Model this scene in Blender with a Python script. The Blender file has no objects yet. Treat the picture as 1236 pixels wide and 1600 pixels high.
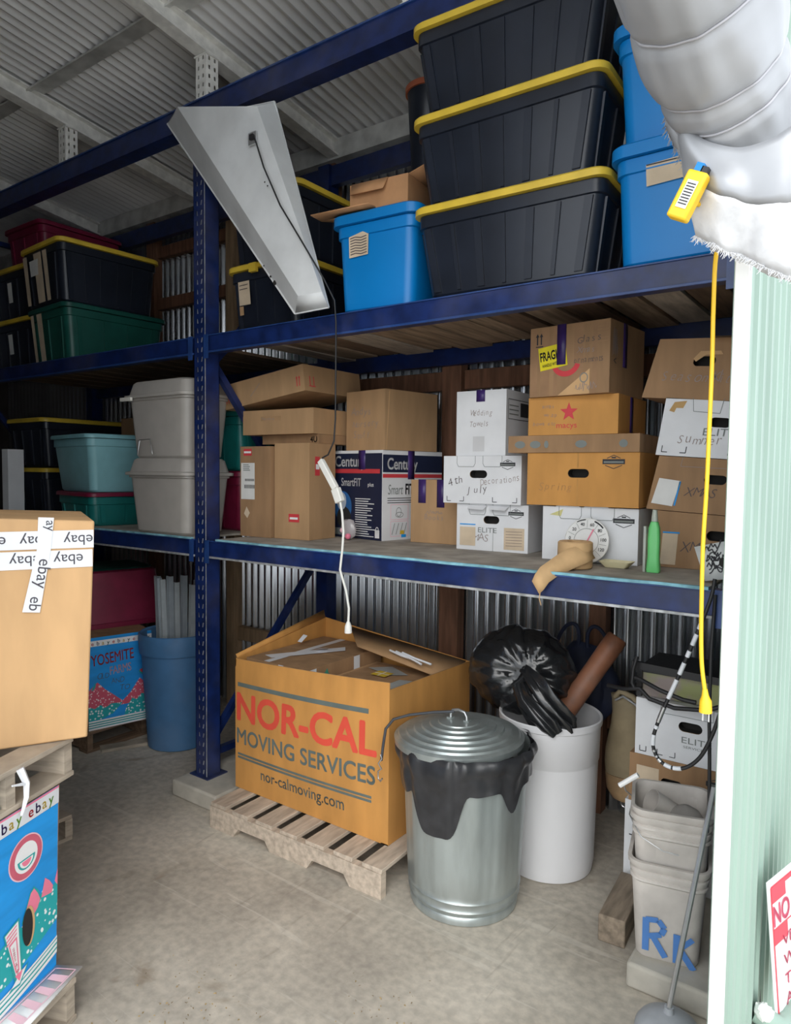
import bpy, bmesh, math, random
from mathutils import Vector, Matrix, noise
random.seed(7)
C = bpy.context.scene.collection
PI = math.pi
def V(*a): return Vector(a)

# ------------------------------------------------------------------ camera, world, sun, exposure
scene = bpy.context.scene
cam_d = bpy.data.cameras.new('camera'); cam = bpy.data.objects.new('camera', cam_d); C.objects.link(cam)
cam_d.sensor_fit = 'VERTICAL'; cam_d.sensor_height = 24.0; cam_d.lens = 24.0*1100/1600
cam_d.clip_start = 0.02; cam_d.clip_end = 200
FW = V(-0.5839334633935216, 0.8099472476373328, -0.05483763647309893)
RT = V(0.8107748956510659, 0.5852590589634636, 0.010765801558834798)
UP = V(-0.040813954859214345, 0.038174467198770094, 0.9984372444689952)
m3 = Matrix((RT, UP, -FW)).transposed()
cam.matrix_world = Matrix.Translation((0, 0, 1.76)) @ m3.to_4x4()
scene.camera = cam

world = bpy.data.worlds.new('sky'); scene.world = world; world.use_nodes = True
wn = world.node_tree; wn.nodes.clear()
w_out = wn.nodes.new('ShaderNodeOutputWorld'); w_bg = wn.nodes.new('ShaderNodeBackground')
w_bg.inputs[0].default_value = (0.90, 0.95, 1.0, 1); w_bg.inputs[1].default_value = 1.6
wn.links.new(w_bg.outputs[0], w_out.inputs[0])
sd = bpy.data.lights.new('overcast_sun', 'SUN'); sd.energy = 1.3; sd.angle = math.radians(50); sd.color = (1, .96, .90)
sun = bpy.data.objects.new('overcast_sun', sd); C.objects.link(sun)
sun.rotation_euler = V(-0.45, 0.75, -0.62).to_track_quat('-Z', 'Y').to_euler()
scene.view_settings.view_transform = 'Standard'; scene.view_settings.look = 'None'
scene.view_settings.gamma = 1; scene.view_settings.use_curve_mapping = False
scene.view_settings.exposure = 0.60

# ------------------------------------------------------------------ materials
_mc = {}
def mat(name, col, rough=.6, metal=0, var=.12, scale=9, bump=0, stretch=(1, 1, 1), col2=None, lo=.35, hi=.65, spec=.5, trans=0, dust=0, coat=0):
    if name in _mc: return _mc[name]
    m = bpy.data.materials.new(name); m.use_nodes = True; nt = m.node_tree; N = nt.nodes; L = nt.links
    b = N['Principled BSDF']
    b.inputs['Roughness'].default_value = rough; b.inputs['Metallic'].default_value = metal
    b.inputs['Specular IOR Level'].default_value = spec
    if trans: b.inputs['Transmission Weight'].default_value = trans
    if coat: b.inputs['Coat Weight'].default_value = coat
    tc = N.new('ShaderNodeTexCoord'); mp = N.new('ShaderNodeMapping'); mp.inputs['Scale'].default_value = stretch
    L.new(tc.outputs['Object'], mp.inputs['Vector'])
    nz = N.new('ShaderNodeTexNoise'); nz.inputs['Scale'].default_value = scale; nz.inputs['Detail'].default_value = 5
    L.new(mp.outputs[0], nz.inputs['Vector'])
    rp = N.new('ShaderNodeValToRGB'); e = rp.color_ramp.elements
    e[0].position = lo; e[1].position = hi
    c2 = col2 if col2 else tuple(min(1, c*(1+var)) for c in col)
    c1 = col if col2 else tuple(c*(1-var) for c in col)
    e[0].color = (*c1, 1); e[1].color = (*c2, 1)
    L.new(nz.outputs[0], rp.inputs[0])
    last = rp.outputs[0]
    if dust:
        n2 = N.new('ShaderNodeTexNoise'); n2.inputs['Scale'].default_value = 3.1; n2.inputs['Detail'].default_value = 8
        L.new(tc.outputs['Object'], n2.inputs['Vector'])
        r2 = N.new('ShaderNodeValToRGB'); r2.color_ramp.elements[0].position = .5; r2.color_ramp.elements[1].position = .72
        r2.color_ramp.elements[0].color = (0, 0, 0, 1); r2.color_ramp.elements[1].color = (dust, dust, dust, 1)
        L.new(n2.outputs[0], r2.inputs[0])
        mx = N.new('ShaderNodeMix'); mx.data_type = 'RGBA'
        L.new(r2.outputs[0], mx.inputs[0]); L.new(last, mx.inputs[6]); mx.inputs[7].default_value = (.33, .30, .26, 1)
        last = mx.outputs[2]
    L.new(last, b.inputs['Base Color'])
    if bump:
        bp = N.new('ShaderNodeBump'); bp.inputs['Strength'].default_value = bump; bp.inputs['Distance'].default_value = .01
        L.new(nz.outputs[0], bp.inputs['Height']); L.new(bp.outputs[0], b.inputs['Normal'])
    _mc[name] = m
    return m
def plain(name, col, rough=.6, metal=0): return mat(name, col, rough, metal, var=.05)

BLUE = mat('blue_rack_paint', (.006, .019, .098), .42, 0, var=.3, scale=14, dust=.10)
BLUE2 = mat('light_blue_plate_paint', (.018, .055, .20), .4, 0, var=.2, scale=14, dust=.1)
WORN_LIT = mat('worn_steel_and_slot_light', (.42, .43, .44), .45, .3, var=.3, scale=30)
RFWHT = mat('white_roof_paint', (.82, .81, .77), .6, 0, var=.12, scale=18, dust=.3)
ROOFM = mat('galvanised_roof_sheet', (.74, .74, .74), .5, .15, var=.16, scale=2.2, stretch=(1, .4, 1))
WALLM = mat('galvanised_wall_sheet', (.50, .52, .55), .27, .92, var=.2, scale=2.5, stretch=(1, 1, .3), dust=.12)
PURL = mat('grey_purlin_steel', (.60, .60, .58), .5, .2, var=.2, scale=8)
TRIMW = mat('white_trim_paint', (.86, .86, .84), .5, 0, var=.05, scale=8)
GREEN = mat('pale_green_siding', (.25, .345, .295), .5, 0, var=.09, scale=5, stretch=(1, 1, .3))
KRAFT = mat('kraft_cardboard', (.43, .265, .135), .8, 0, var=.10, scale=4, stretch=(3, 3, .6))
KRAFTO = mat('orange_kraft_cardboard', (.56, .27, .07), .8, 0, var=.10, scale=5, stretch=(2, 2, .6))
KRAFTB = mat('brown_kraft_cardboard', (.33, .195, .10), .82, 0, var=.13, scale=5, stretch=(3, 3, .6))
KRAFTP = mat('pale_kraft_cardboard', (.60, .37, .18), .78, 0, var=.10, scale=4, stretch=(2, 2, .5))
KRAFTD = mat('inner_cardboard', (.40, .24, .12), .85, 0, var=.12)
WBOX = mat('white_file_box_board', (.74, .75, .77), .7, 0, var=.06, scale=5)
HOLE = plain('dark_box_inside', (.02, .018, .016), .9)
INK = plain('black_print', (.03, .03, .035), .7)
PEN = plain('marker_pen', (.10, .08, .08), .8)
PENL = plain('faded_marker_pen', (.30, .24, .22), .8)
GRYINK = plain('grey_print', (.20, .22, .21), .8)
RED = plain('red_print', (.62, .05, .06), .6)
ORED = plain('orange_red_print', (.72, .085, .05), .7)
WHT = plain('white_print', (.85, .85, .85), .6)
YEL = mat('yellow_plastic_rim', (.72, .50, .05), .45, 0, var=.10)
BLKP = mat('black_tote_plastic', (.013, .017, .028), .34, 0, var=.2, scale=5)
BLUP = mat('bright_blue_plastic', (.0, .20, .56), .42, 0, var=.05, scale=3)
GRNP = mat('dark_green_plastic', (.009, .09, .07), .42, 0, var=.12)
TEALP = mat('teal_plastic', (.01, .16, .15), .38, 0, var=.12)
MARP = mat('maroon_plastic', (.20, .012, .045), .4, 0, var=.12)
LBLP = mat('pale_aqua_plastic', (.24, .50, .55), .4, 0, var=.06)
GRYP = mat('warm_grey_plastic', (.42, .395, .365), .42, 0, var=.05)
BINB = mat('dusty_blue_plastic', (.07, .19, .38), .5, 0, var=.08, dust=.15)
GALV = mat('galvanised_steel_can', (.42, .47, .47), .36, .62, var=.16, scale=6, stretch=(2, 2, .4), dust=.25)
CANW = mat('white_can_plastic', (.74, .74, .76), .42, 0, var=.06, scale=3, stretch=(1, 1, .4))
BAGM = mat('black_bin_bag_film', (.016, .017, .019), .24, 0, var=.1, bump=.25, scale=22, coat=.3)
BAGD = mat('dusty_bin_bag_film', (.030, .031, .035), .34, 0, var=.2, bump=.2, scale=16, coat=.1)
WOODG = mat('weathered_grey_wood', (.40, .34, .27), .85, 0, var=.25, scale=7, stretch=(1, 1, 6), bump=.2)
WOODP = mat('pallet_wood', (.48, .40, .32), .85, 0, var=.22, scale=9, stretch=(4, .7, 4), bump=.2)
WOODR = mat('reddish_stud_wood', (.20, .095, .055), .8, 0, var=.25, scale=6, stretch=(6, 6, .6), bump=.15)
WOODL = mat('light_stud_wood', (.40, .27, .16), .8, 0, var=.2, scale=6, stretch=(6, 6, .6), bump=.15)
WOODD = mat('dark_plank_wood', (.19, .12, .075), .85, 0, var=.3, scale=6, stretch=(6, .6, 6), bump=.15)
PLANK = mat('brown_plank_wood', (.34, .24, .16), .85, 0, var=.3, scale=6, stretch=(6, .6, 6), bump=.15)
PLY = mat('dusty_plywood', (.34, .31, .27), .85, 0, var=.25, scale=8, bump=.1)
PLYB = mat('faded_blue_board_edge', (.20, .42, .50), .8, 0, var=.3, scale=16)
CONC = mat('kerb_concrete', (.47, .44, .38), .9, 0, var=.14, scale=9, bump=.3)
FIXM = mat('white_enamel_fixture', (.74, .76, .77), .5, 0, var=.08, scale=5, dust=.12)
PURP = mat('purple_tape', (.045, .022, .13), .4, 0, var=.2)
TAN = mat('tan_masking_paper', (.62, .40, .20), .8, 0, var=.12, scale=12)
CLOTHS = mat('silver_coated_fabric', (.34, .35, .37), .45, .3, var=.12, scale=5, bump=.25)
CLOTHW = mat('frayed_lit_hem', (.66, .67, .69), .8, .0, var=.12, scale=24, bump=.3)  # paler cloth for the lower hem, bright daylight put into the colour
STEEL = mat('bright_steel', (.55, .56, .57), .3, .8, var=.1)
BLACKR = plain('black_rubber', (.02, .02, .022), .5)
YCORD = plain('yellow_cord_jacket', (.82, .50, .02), .45)
WCORD = plain('white_cord_jacket', (.78, .78, .74), .5)
BUCK = mat('dirty_white_bucket_plastic', (.60, .56, .52), .6, 0, var=.16, scale=7, dust=.5)
LBLU = plain('blue_spray_paint', (.08, .22, .55), .7)
PAPER = mat('paper_label', (.72, .72, .70), .7, 0, var=.06)
PAPERT = mat('tan_paper_label', (.62, .50, .36), .8, 0, var=.1)
TAPEW = mat('white_packing_tape', (.74, .76, .80), .35, 0, var=.04)
PINK = plain('pink_print', (.85, .22, .33), .6)
PINKL = plain('pale_pink_print', (.88, .55, .62), .6)
SKYB = mat('sky_blue_print', (.01, .31, .78), .6, 0, var=.10, scale=4, stretch=(1, 1, 6))
TEALR = plain('teal_print', (.02, .36, .36), .6)

def speckle(name, base, spot, scale=60, th=.25):
    m = bpy.data.materials.new(name); m.use_nodes = True; nt = m.node_tree; N = nt.nodes; L = nt.links
    b = N['Principled BSDF']; b.inputs['Roughness'].default_value = .6
    tc = N.new('ShaderNodeTexCoord'); vo = N.new('ShaderNodeTexVoronoi'); vo.inputs['Scale'].default_value = scale
    L.new(tc.outputs['Object'], vo.inputs['Vector'])
    rp = N.new('ShaderNodeValToRGB'); e = rp.color_ramp.elements
    e[0].position = th; e[0].color = (*spot, 1); e[1].position = th+.05; e[1].color = (*base, 1)
    L.new(vo.outputs['Distance'], rp.inputs[0]); L.new(rp.outputs[0], b.inputs['Base Color'])
    return m
TEALS = speckle('speckled_teal_print', (.015, .40, .42), (.80, .88, .88), 55, .30)
REDS = speckle('speckled_red_print', (.68, .10, .16), (.9, .72, .72), 70, .28)

# concrete floor
def floor_mat():
    m = bpy.data.materials.new('concrete_floor'); m.use_nodes = True; nt = m.node_tree; N = nt.nodes; L = nt.links
    b = N['Principled BSDF']; b.inputs['Roughness'].default_value = .8
    tc = N.new('ShaderNodeTexCoord')
    def nz(s, d, st=(1, 1, 1), rot=0, dist=0):
        mp = N.new('ShaderNodeMapping'); mp.inputs['Scale'].default_value = st; mp.inputs['Rotation'].default_value = (0, 0, rot)
        L.new(tc.outputs['Object'], mp.inputs[0]); n = N.new('ShaderNodeTexNoise'); n.inputs['Scale'].default_value = s
        n.inputs['Detail'].default_value = d; n.inputs['Distortion'].default_value = dist; L.new(mp.outputs[0], n.inputs['Vector']); return n.outputs[0]
    def ramp(src, stops):
        r = N.new('ShaderNodeValToRGB'); e = r.color_ramp.elements
        while len(e) < len(stops): e.new(.5)
        for k, (p, c) in enumerate(stops): e[k].position = p; e[k].color = (*c, 1)
        L.new(src, r.inputs[0]); return r.outputs[0]
    base = ramp(nz(1.6, 8, dist=.4), [(.32, (.37, .335, .285)), (.5, (.50, .455, .385)), (.66, (.61, .56, .48))])
    fine = ramp(nz(28, 6), [(.35, (.80, .80, .80)), (.65, (1.06, 1.05, 1.04))])
    mx = N.new('ShaderNodeMix'); mx.data_type = 'RGBA'; mx.blend_type = 'MULTIPLY'; mx.inputs[0].default_value = 1
    L.new(base, mx.inputs[6]); L.new(fine, mx.inputs[7])
    scr = ramp(nz(2.2, 7, (.5, 7, 1), .9, 1.6), [(.62, (0, 0, 0)), (.66, (.30, .30, .30))])
    m2 = N.new('ShaderNodeMix'); m2.data_type = 'RGBA'; L.new(scr, m2.inputs[0]); L.new(mx.outputs[2], m2.inputs[6]); m2.inputs[7].default_value = (.70, .66, .58, 1)
    scd = ramp(nz(1.9, 6, (5, .7, 1), -.25, 2.2), [(.66, (0, 0, 0)), (.72, (.28, .28, .28))])
    m4 = N.new('ShaderNodeMix'); m4.data_type = 'RGBA'; L.new(scd, m4.inputs[0]); L.new(m2.outputs[2], m4.inputs[6]); m4.inputs[7].default_value = (.22, .18, .14, 1)
    st = ramp(nz(2.3, 9, dist=1.2), [(.63, (0, 0, 0)), (.72, (.55, .55, .55))])
    m3_ = N.new('ShaderNodeMix'); m3_.data_type = 'RGBA'; L.new(st, m3_.inputs[0]); L.new(m4.outputs[2], m3_.inputs[6]); m3_.inputs[7].default_value = (.21, .15, .09, 1)
    L.new(m3_.outputs[2], b.inputs['Base Color'])
    bp = N.new('ShaderNodeBump'); bp.inputs['Strength'].default_value = .12; bp.inputs['Distance'].default_value = .01
    L.new(nz(40, 8), bp.inputs['Height']); L.new(bp.outputs[0], b.inputs['Normal'])
    return m
FLOORM = floor_mat()

# ------------------------------------------------------------------ mesh building
class MB:
    def __init__(s): s.v = []; s.f = []; s.m = []; s.sm = []; s.mats = []; s.M = None
    def mi(s, m):
        if m not in s.mats: s.mats.append(m)
        return s.mats.index(m)
    def add(s, vs, fs, m, smooth=False):
        o = len(s.v); k = s.mi(m)
        for p in vs:
            p = Vector(p)
            s.v.append(s.M @ p if s.M is not None else p)
        for f in fs: s.f.append([i+o for i in f]); s.m.append(k); s.sm.append(smooth)
    def box(s, x0, y0, z0, x1, y1, z1, m):
        s.add([(x0, y0, z0), (x1, y0, z0), (x1, y1, z0), (x0, y1, z0), (x0, y0, z1), (x1, y0, z1), (x1, y1, z1), (x0, y1, z1)],
              [(0, 3, 2, 1), (4, 5, 6, 7), (0, 1, 5, 4), (1, 2, 6, 5), (2, 3, 7, 6), (3, 0, 4, 7)], m)
    def hexa(s, p, m):
        s.add(p, [(0, 3, 2, 1), (4, 5, 6, 7), (0, 1, 5, 4), (1, 2, 6, 5), (2, 3, 7, 6), (3, 0, 4, 7)], m)
    def bar(s, a, b, w, h, m, upv=(0, 0, 1)):
        a = Vector(a); b = Vector(b); d = (b-a).normalized(); u = Vector(upv)
        if abs(d.dot(u)) > .98: u = V(1, 0, 0)
        r = d.cross(u).normalized(); u = r.cross(d).normalized()
        q = [a-r*w/2-u*h/2, a+r*w/2-u*h/2, b+r*w/2-u*h/2, b-r*w/2-u*h/2, a-r*w/2+u*h/2, a+r*w/2+u*h/2, b+r*w/2+u*h/2, b-r*w/2+u*h/2]
        s.hexa(q, m)
    def loft(s, rings, m, caps=(True, True), smooth=True, closed=True):
        n = len(rings[0]); vs = [p for r in rings for p in r]; fs = []
        for k in range(len(rings)-1):
            for i in range(n if closed else n-1):
                j = (i+1) % n
                fs.append((k*n+i, k*n+j, (k+1)*n+j, (k+1)*n+i))
        s.add(vs, fs, m, smooth)
        if caps[0]: s.add(rings[0], [tuple(range(n-1, -1, -1))], m)
        if caps[1]: s.add(rings[-1], [tuple(range(n))], m)
    def lathe(s, prof, m, c=(0, 0, 0), n=40, caps=(True, True), axis=None):
        rings = [[(c[0]+r*math.cos(2*PI*i/n), c[1]+r*math.sin(2*PI*i/n), c[2]+z) for i in range(n)] for r, z in prof]
        s.loft(rings, m, caps)
    def tube(s, pts, r, m, n=8, caps=(True, True)):
        pts = [Vector(p) for p in pts]; rings = []; up = None
        for k, p in enumerate(pts):
            d = (pts[min(k+1, len(pts)-1)]-pts[max(k-1, 0)]).normalized()
            if up is None:
                up = V(0, 0, 1) if abs(d.z) < .9 else V(1, 0, 0)
            a = d.cross(up).normalized(); b = a.cross(d).normalized(); up = b
            rr = r[k] if isinstance(r, (list, tuple)) else r
            rings.append([p+a*rr*math.cos(2*PI*i/n)+b*rr*math.sin(2*PI*i/n) for i in range(n)])
        s.loft(rings, m, caps)
    def ball(s, c, r, m, n=16, sz=(1, 1, 1), f=None):
        rings = []
        for k in range(1, n):
            t = PI*k/n
            rings.append([])
            for i in range(2*n):
                a = PI*i/n; d = V(math.sin(t)*math.cos(a), math.sin(t)*math.sin(a), math.cos(t))
                q = f(d) if f else 1
                rings[-1].append((c[0]+d.x*r*sz[0]*q, c[1]+d.y*r*sz[1]*q, c[2]+d.z*r*sz[2]*q))
        s.loft(rings, m)
    def build(s, name, parent=None, bevel=0, seg=2, solid=0, loc=None, rotz=0, angle=35):
        me = bpy.data.meshes.new(name)
        me.from_pydata([tuple(p) for p in s.v], [], s.f)
        for m in s.mats: me.materials.append(m)
        me.polygons.foreach_set('material_index', s.m); me.polygons.foreach_set('use_smooth', s.sm)
        me.update()
        bm = bmesh.new(); bm.from_mesh(me); bmesh.ops.recalc_face_normals(bm, faces=bm.faces) if not getattr(s, 'norecalc', False) else None
        bm.to_mesh(me); bm.free()
        me.set_sharp_from_angle(angle=math.radians(angle))
        o = bpy.data.objects.new(name, me); C.objects.link(o)
        if parent: o.parent = parent
        if loc: o.location = loc
        o.rotation_euler.z = rotz
        if solid:
            md = o.modifiers.new('solid', 'SOLIDIFY'); md.thickness = solid; md.offset = 0
        if bevel:
            md = o.modifiers.new('bevel', 'BEVEL'); md.width = bevel; md.segments = seg; md.limit_method = 'ANGLE'; md.angle_limit = math.radians(50)
        return o

def thing(name, label, cat, loc=(0, 0, 0), rz=0, group=None, kind=None):
    o = bpy.data.objects.new(name, None); C.objects.link(o); o.empty_display_size = .05
    o.location = loc; o.rotation_euler = (0, 0, rz); o['label'] = label; o['category'] = cat
    if group: o['group'] = group
    if kind: o['kind'] = kind
    return o
def tag(o, label, cat, group=None, kind=None):
    o['label'] = label; o['category'] = cat
    if group: o['group'] = group
    if kind: o['kind'] = kind
    return o
def struct(o): o['kind'] = 'structure'; return o
def copy_tree(o, parent=None):
    c = o.copy(); C.objects.link(c); c.parent = parent
    for ch in list(o.children): copy_tree(ch, c)
    return c

# flat lettering as real 2-D meshes
_tc = {}
def text2d(txt, size, bold=0, shear=0, align='LEFT'):
    key = (txt, bold, shear, align)
    if key not in _tc:
        cu = bpy.data.curves.new('t', 'FONT'); cu.body = txt; cu.size = 1; cu.offset = min(bold, 0); cu.shear = shear
        cu.align_x = align; cu.resolution_u = 4; cu.fill_mode = 'FRONT'
        ob = bpy.data.objects.new('t', cu); C.objects.link(ob)
        dg = bpy.context.evaluated_depsgraph_get(); me = bpy.data.meshes.new_from_object(ob.evaluated_get(dg))
        _tc[key] = ([(v.co.x, v.co.y) for v in me.vertices], [tuple(p.vertices) for p in me.polygons])
        bpy.data.objects.remove(ob); bpy.data.curves.remove(cu); bpy.data.meshes.remove(me)
        if bold > .005:
            v0, f0 = _tc[key]; vs, fs = list(v0), list(f0)
            for k in range(6):
                o = len(vs); dx, dy = bold*math.cos(PI*k/3), bold*math.sin(PI*k/3)
                vs += [(x+dx, y+dy) for x, y in v0]; fs += [tuple(i+o for i in f) for f in f0]
            _tc[key] = (vs, fs)
    vs, fs = _tc[key]
    return [(x*size, y*size) for x, y in vs], fs

class Face:
    """2-D drawing frame on one face of a thing: origin o, axes u, v, outward normal n"""
    def __init__(s, o, u, v, n, mb): s.o = Vector(o); s.u = Vector(u); s.v = Vector(v); s.n = Vector(n).normalized(); s.mb = mb
    def p(s, x, y, off=.001): return s.o+s.u*x+s.v*y+s.n*off
    def poly(s, pts, m, off=.001, mb=None): (mb or s.mb).add([s.p(x, y, off) for x, y in pts], [tuple(range(len(pts)))], m)
    def rect(s, x0, y0, x1, y1, m, off=.001, mb=None): s.poly([(x0, y0), (x1, y0), (x1, y1), (x0, y1)], m, off, mb)
    def text(s, t, x, y, size, m, bold=0, rot=0, sx=1, shear=0, align='LEFT', off=.0016, mb=None):
        vs, fs = text2d(t, size, bold, shear, align); c, q = math.cos(rot), math.sin(rot)
        (mb or s.mb).add([s.p(x+(a*sx)*c-b*q, y+(a*sx)*q+b*c, off) for a, b in vs], fs, m)
    def hand(s, t, x, y, size, m=None, rot=0, sx=1, mb=None):
        # uneven hand lettering, one letter at a time
        rnd = random.Random(t); cx = 0
        for ch in t:
            if ch != ' ':
                s.text(ch, x+cx*math.cos(rot), y+cx*math.sin(rot)+rnd.uniform(-.06, .06)*size, size*rnd.uniform(.9, 1.12), m or PEN, -.012, rot+rnd.uniform(-.12, .12), sx, .15, mb=mb)
            cx += size*sx*(.62 if ch not in 'iltIj ' else .36)
    def line(s, pts, w, m, off=.0014, mb=None):
        for a, b in zip(pts, pts[1:]):
            d = Vector(b)-Vector(a); nn = V(-d.y, d.x).normalized()*w/2; a = Vector(a); b = Vector(b)
            s.poly([a-nn, b-nn, b+nn, a+nn], m, off, mb)
    def scrib(s, x, y, w, h, m, seed=1, lw=.0015, n=26, mb=None):
        rnd = random.Random(seed); pts = []
        for k in range(n+1): pts.append((x+w*k/n+rnd.uniform(-.4, .4)*w/n, y+rnd.uniform(0, h)*(1 if k % 5 else .3)))
        s.line(pts, lw, m, mb=mb)
    def ring(s, x, y, rx, ry, w, m, n=28, off=.0014, a0=0, a1=2*PI, mb=None):
        for k in range(n):
            t0 = a0+(a1-a0)*k/n; t1 = a0+(a1-a0)*(k+1)/n
            s.poly([(x+rx*math.cos(t0), y+ry*math.sin(t0)), (x+rx*math.cos(t1), y+ry*math.sin(t1)),
                    (x+(rx-w)*math.cos(t1), y+(ry-w)*math.sin(t1)), (x+(rx-w)*math.cos(t0), y+(ry-w)*math.sin(t0))], m, off, mb)
    def disc(s, x, y, rx, ry, m, n=28, off=.0012, a0=0, a1=2*PI, mb=None):
        s.poly([(x+rx*math.cos(a0+(a1-a0)*k/n), y+ry*math.sin(a0+(a1-a0)*k/n)) for k in range(n if a1-a0 > 6.2 else n+1)], m, off, mb)
def bankers_logo(f, x, y, w):
    f.rect(x, y-.10*w, x+w, y+.12*w, INK); f.rect(x+.06*w, y-.05*w, x+.94*w, y+.03*w, GRYINK, .0018)
    f.line([(x+.2*w, y+.16*w), (x+.5*w, y+.30*w), (x+.8*w, y+.16*w)], .03*w, INK)
    f.line([(x+.12*w, y-.15*w), (x+.5*w, y-.30*w), (x+.88*w, y-.15*w)], .03*w, INK)
    f.rect(x+.40*w, y+.16*w, x+.60*w, y+.22*w, INK)
def stadium(cx, cy, hw, hh, n=8):
    pts = []
    for sx, a0 in ((1, -PI/2), (-1, PI/2)):
        for k in range(n+1):
            a = a0+PI*k/n; pts.append((cx+sx*(hw-hh)+hh*math.cos(a), cy+hh*math.sin(a)))
    return pts
def holed(outer, holes):
    """triangulated 2-D plate with holes"""
    bm = bmesh.new(); es = []
    for loop in [outer]+holes:
        vs = [bm.verts.new((x, y, 0)) for x, y in loop]
        for i in range(len(vs)): es.append(bm.edges.new((vs[i], vs[(i+1) % len(vs)])))
    bmesh.ops.triangle_fill(bm, use_beauty=True, use_dissolve=False, edges=es)
    bm.verts.index_update()
    r = ([(v.co.x, v.co.y) for v in bm.verts], [tuple(v.index for v in f.verts) for f in bm.faces]); bm.free()
    return r

def slotted(w, z0, z1, pitch, hw, zl, slant, cx):
    """plate of width w with two columns of slots (half width hw, height 2*zl), as (x, z) quads"""
    vs, fs = [], []
    def q(*p): o = len(vs); vs.extend(p); fs.append((o, o+1, o+2, o+3))
    n = int((z1-z0)/pitch); e = ((z1-z0)-n*pitch)/2; zc = z0
    if e > 0: q((0, z0), (w, z0), (w, z0+e), (0, z0+e)); q((0, z1-e), (w, z1-e), (w, z1), (0, z1))
    for k in range(n):
        a = z0+e+k*pitch; b = a+pitch; m = (a+b)/2; lo, hi = m-zl, m+zl
        q((0, a), (w, a), (w, lo), (0, lo)); q((0, hi), (w, hi), (w, b), (0, b))
        L = w/2-cx; Rr = w/2+cx
        xb = [0, L+slant-hw, L+slant+hw, Rr-slant-hw, Rr-slant+hw, w]; xt = [0, L-slant-hw, L-slant+hw, Rr+slant-hw, Rr+slant+hw, w]
        for i in (0, 2, 4): q((xb[i], lo), (xb[i+1], lo), (xt[i+1], hi), (xt[i], hi))
    return vs, fs
# ------------------------------------------------------------------ carton
def carton(name, label, x, y, z, w, d, h, yaw=0, m=KRAFT, hand=None, seam=True, top=None, group=None, cat='box', corners=None, bevel=.003, topseam=True):
    """(x,y,z): front-left-bottom corner. corners: (zBL,zBR,zTL,zTR,xBL,xTL,xBR,xTR) for a crushed or leaning one"""
    t = thing(name, label, cat, (x, y, z), math.radians(yaw), group)
    mb = MB(); mb.norecalc = True
    if corners: zbl, zbr, ztl, ztr, xbl, xtl, xbr, xtr = corners
    else: zbl = zbr = 0; ztl = ztr = h; xbl = xtl = 0; xbr = xtr = w
    P = [(xbl, 0, zbl), (xbr, 0, zbr), (xbr, d, zbr), (xbl, d, zbl), (xtl, 0, ztl), (xtr, 0, ztr), (xtr, d, ztr), (xtl, d, ztl)]
    P = [Vector(p) for p in P]
    def fm(a, b):  # map (fraction) on front
        return P[0]*(1-a)*(1-b)+P[1]*a*(1-b)+P[5]*a*b+P[4]*(1-a)*b
    if hand:
        cx, cy, hw, hh = hand
        hl = stadium(cx, cy, hw, hh)
        vs, fs = holed([(0, 0), (w, 0), (w, h), (0, h)], [hl])
        pts = [fm(a/w, b/h) for a, b in vs]
        nf = []
        for f in fs:
            nn = (pts[f[1]]-pts[f[0]]).cross(pts[f[2]]-pts[f[0]])
            nf.append(f if nn.y < 0 else tuple(reversed(f)))
        mb.add(pts, nf, m)
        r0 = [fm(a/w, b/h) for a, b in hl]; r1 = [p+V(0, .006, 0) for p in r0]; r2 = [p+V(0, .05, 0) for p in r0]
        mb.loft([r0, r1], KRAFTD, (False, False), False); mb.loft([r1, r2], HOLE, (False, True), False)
        mb.add(P, [(0, 3, 2, 1), (4, 5, 6, 7), (1, 2, 6, 5), (2, 3, 7, 6), (3, 0, 4, 7)], m)
    else:
        mb.hexa(P, m)
    if topseam: mb.box(P[4].x+.01, d/2-.002, max(ztl, ztr)*.999, P[5].x-.01, d/2+.002, max(ztl, ztr)+.0006, KRAFTD) if not corners else None
    u = (P[1]-P[0])/w; v = (P[4]-P[0])/h
    fr = Face(P[0], u, v, (0, -1, 0), mb); rt = Face(P[1], (0, 1, 0), (P[5]-P[1])/h, (1, 0, 0), mb); lf = Face((xbl, d, zbl), (0, -1, 0), v, (-1, 0, 0), mb)
    return t, mb, fr, rt, lf
def done(t, mb, bevel=.003):
    o = mb.build('body', t); return t
def tape(t, f, x0, y0, x1, y1, m=PURP, name='tape', off=.002):
    mb = MB(); f.rect(x0, y0, x1, y1, m, off, mb); mb.build(name, t, solid=.0006)
def paper(t, f, x0, y0, x1, y1, m=PAPER, name='label', draw=None, rot=0, off=.002):
    mb = MB(); cx, cy = (x0+x1)/2, (y0+y1)/2; c, q = math.cos(rot), math.sin(rot)
    f.poly([(cx+(a-cx)*c-(b-cy)*q, cy+(a-cx)*q+(b-cy)*c) for a, b in ((x0, y0), (x1, y0), (x1, y1), (x0, y1))], m, off, mb)
    if draw: draw(mb)
    return mb.build(name, t)
def print_lines(f, x0, y0, x1, y1, n, m, mb, off=.003, seed=3, fill=.4):
    rnd = random.Random(seed)
    for k in range(n):
        yy = y1-(y1-y0)*(k+.7)/n; hh = (y1-y0)/n*fill
        f.rect(x0, yy, x0+(x1-x0)*rnd.uniform(.55, 1), yy+hh, m, off, mb)

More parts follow.
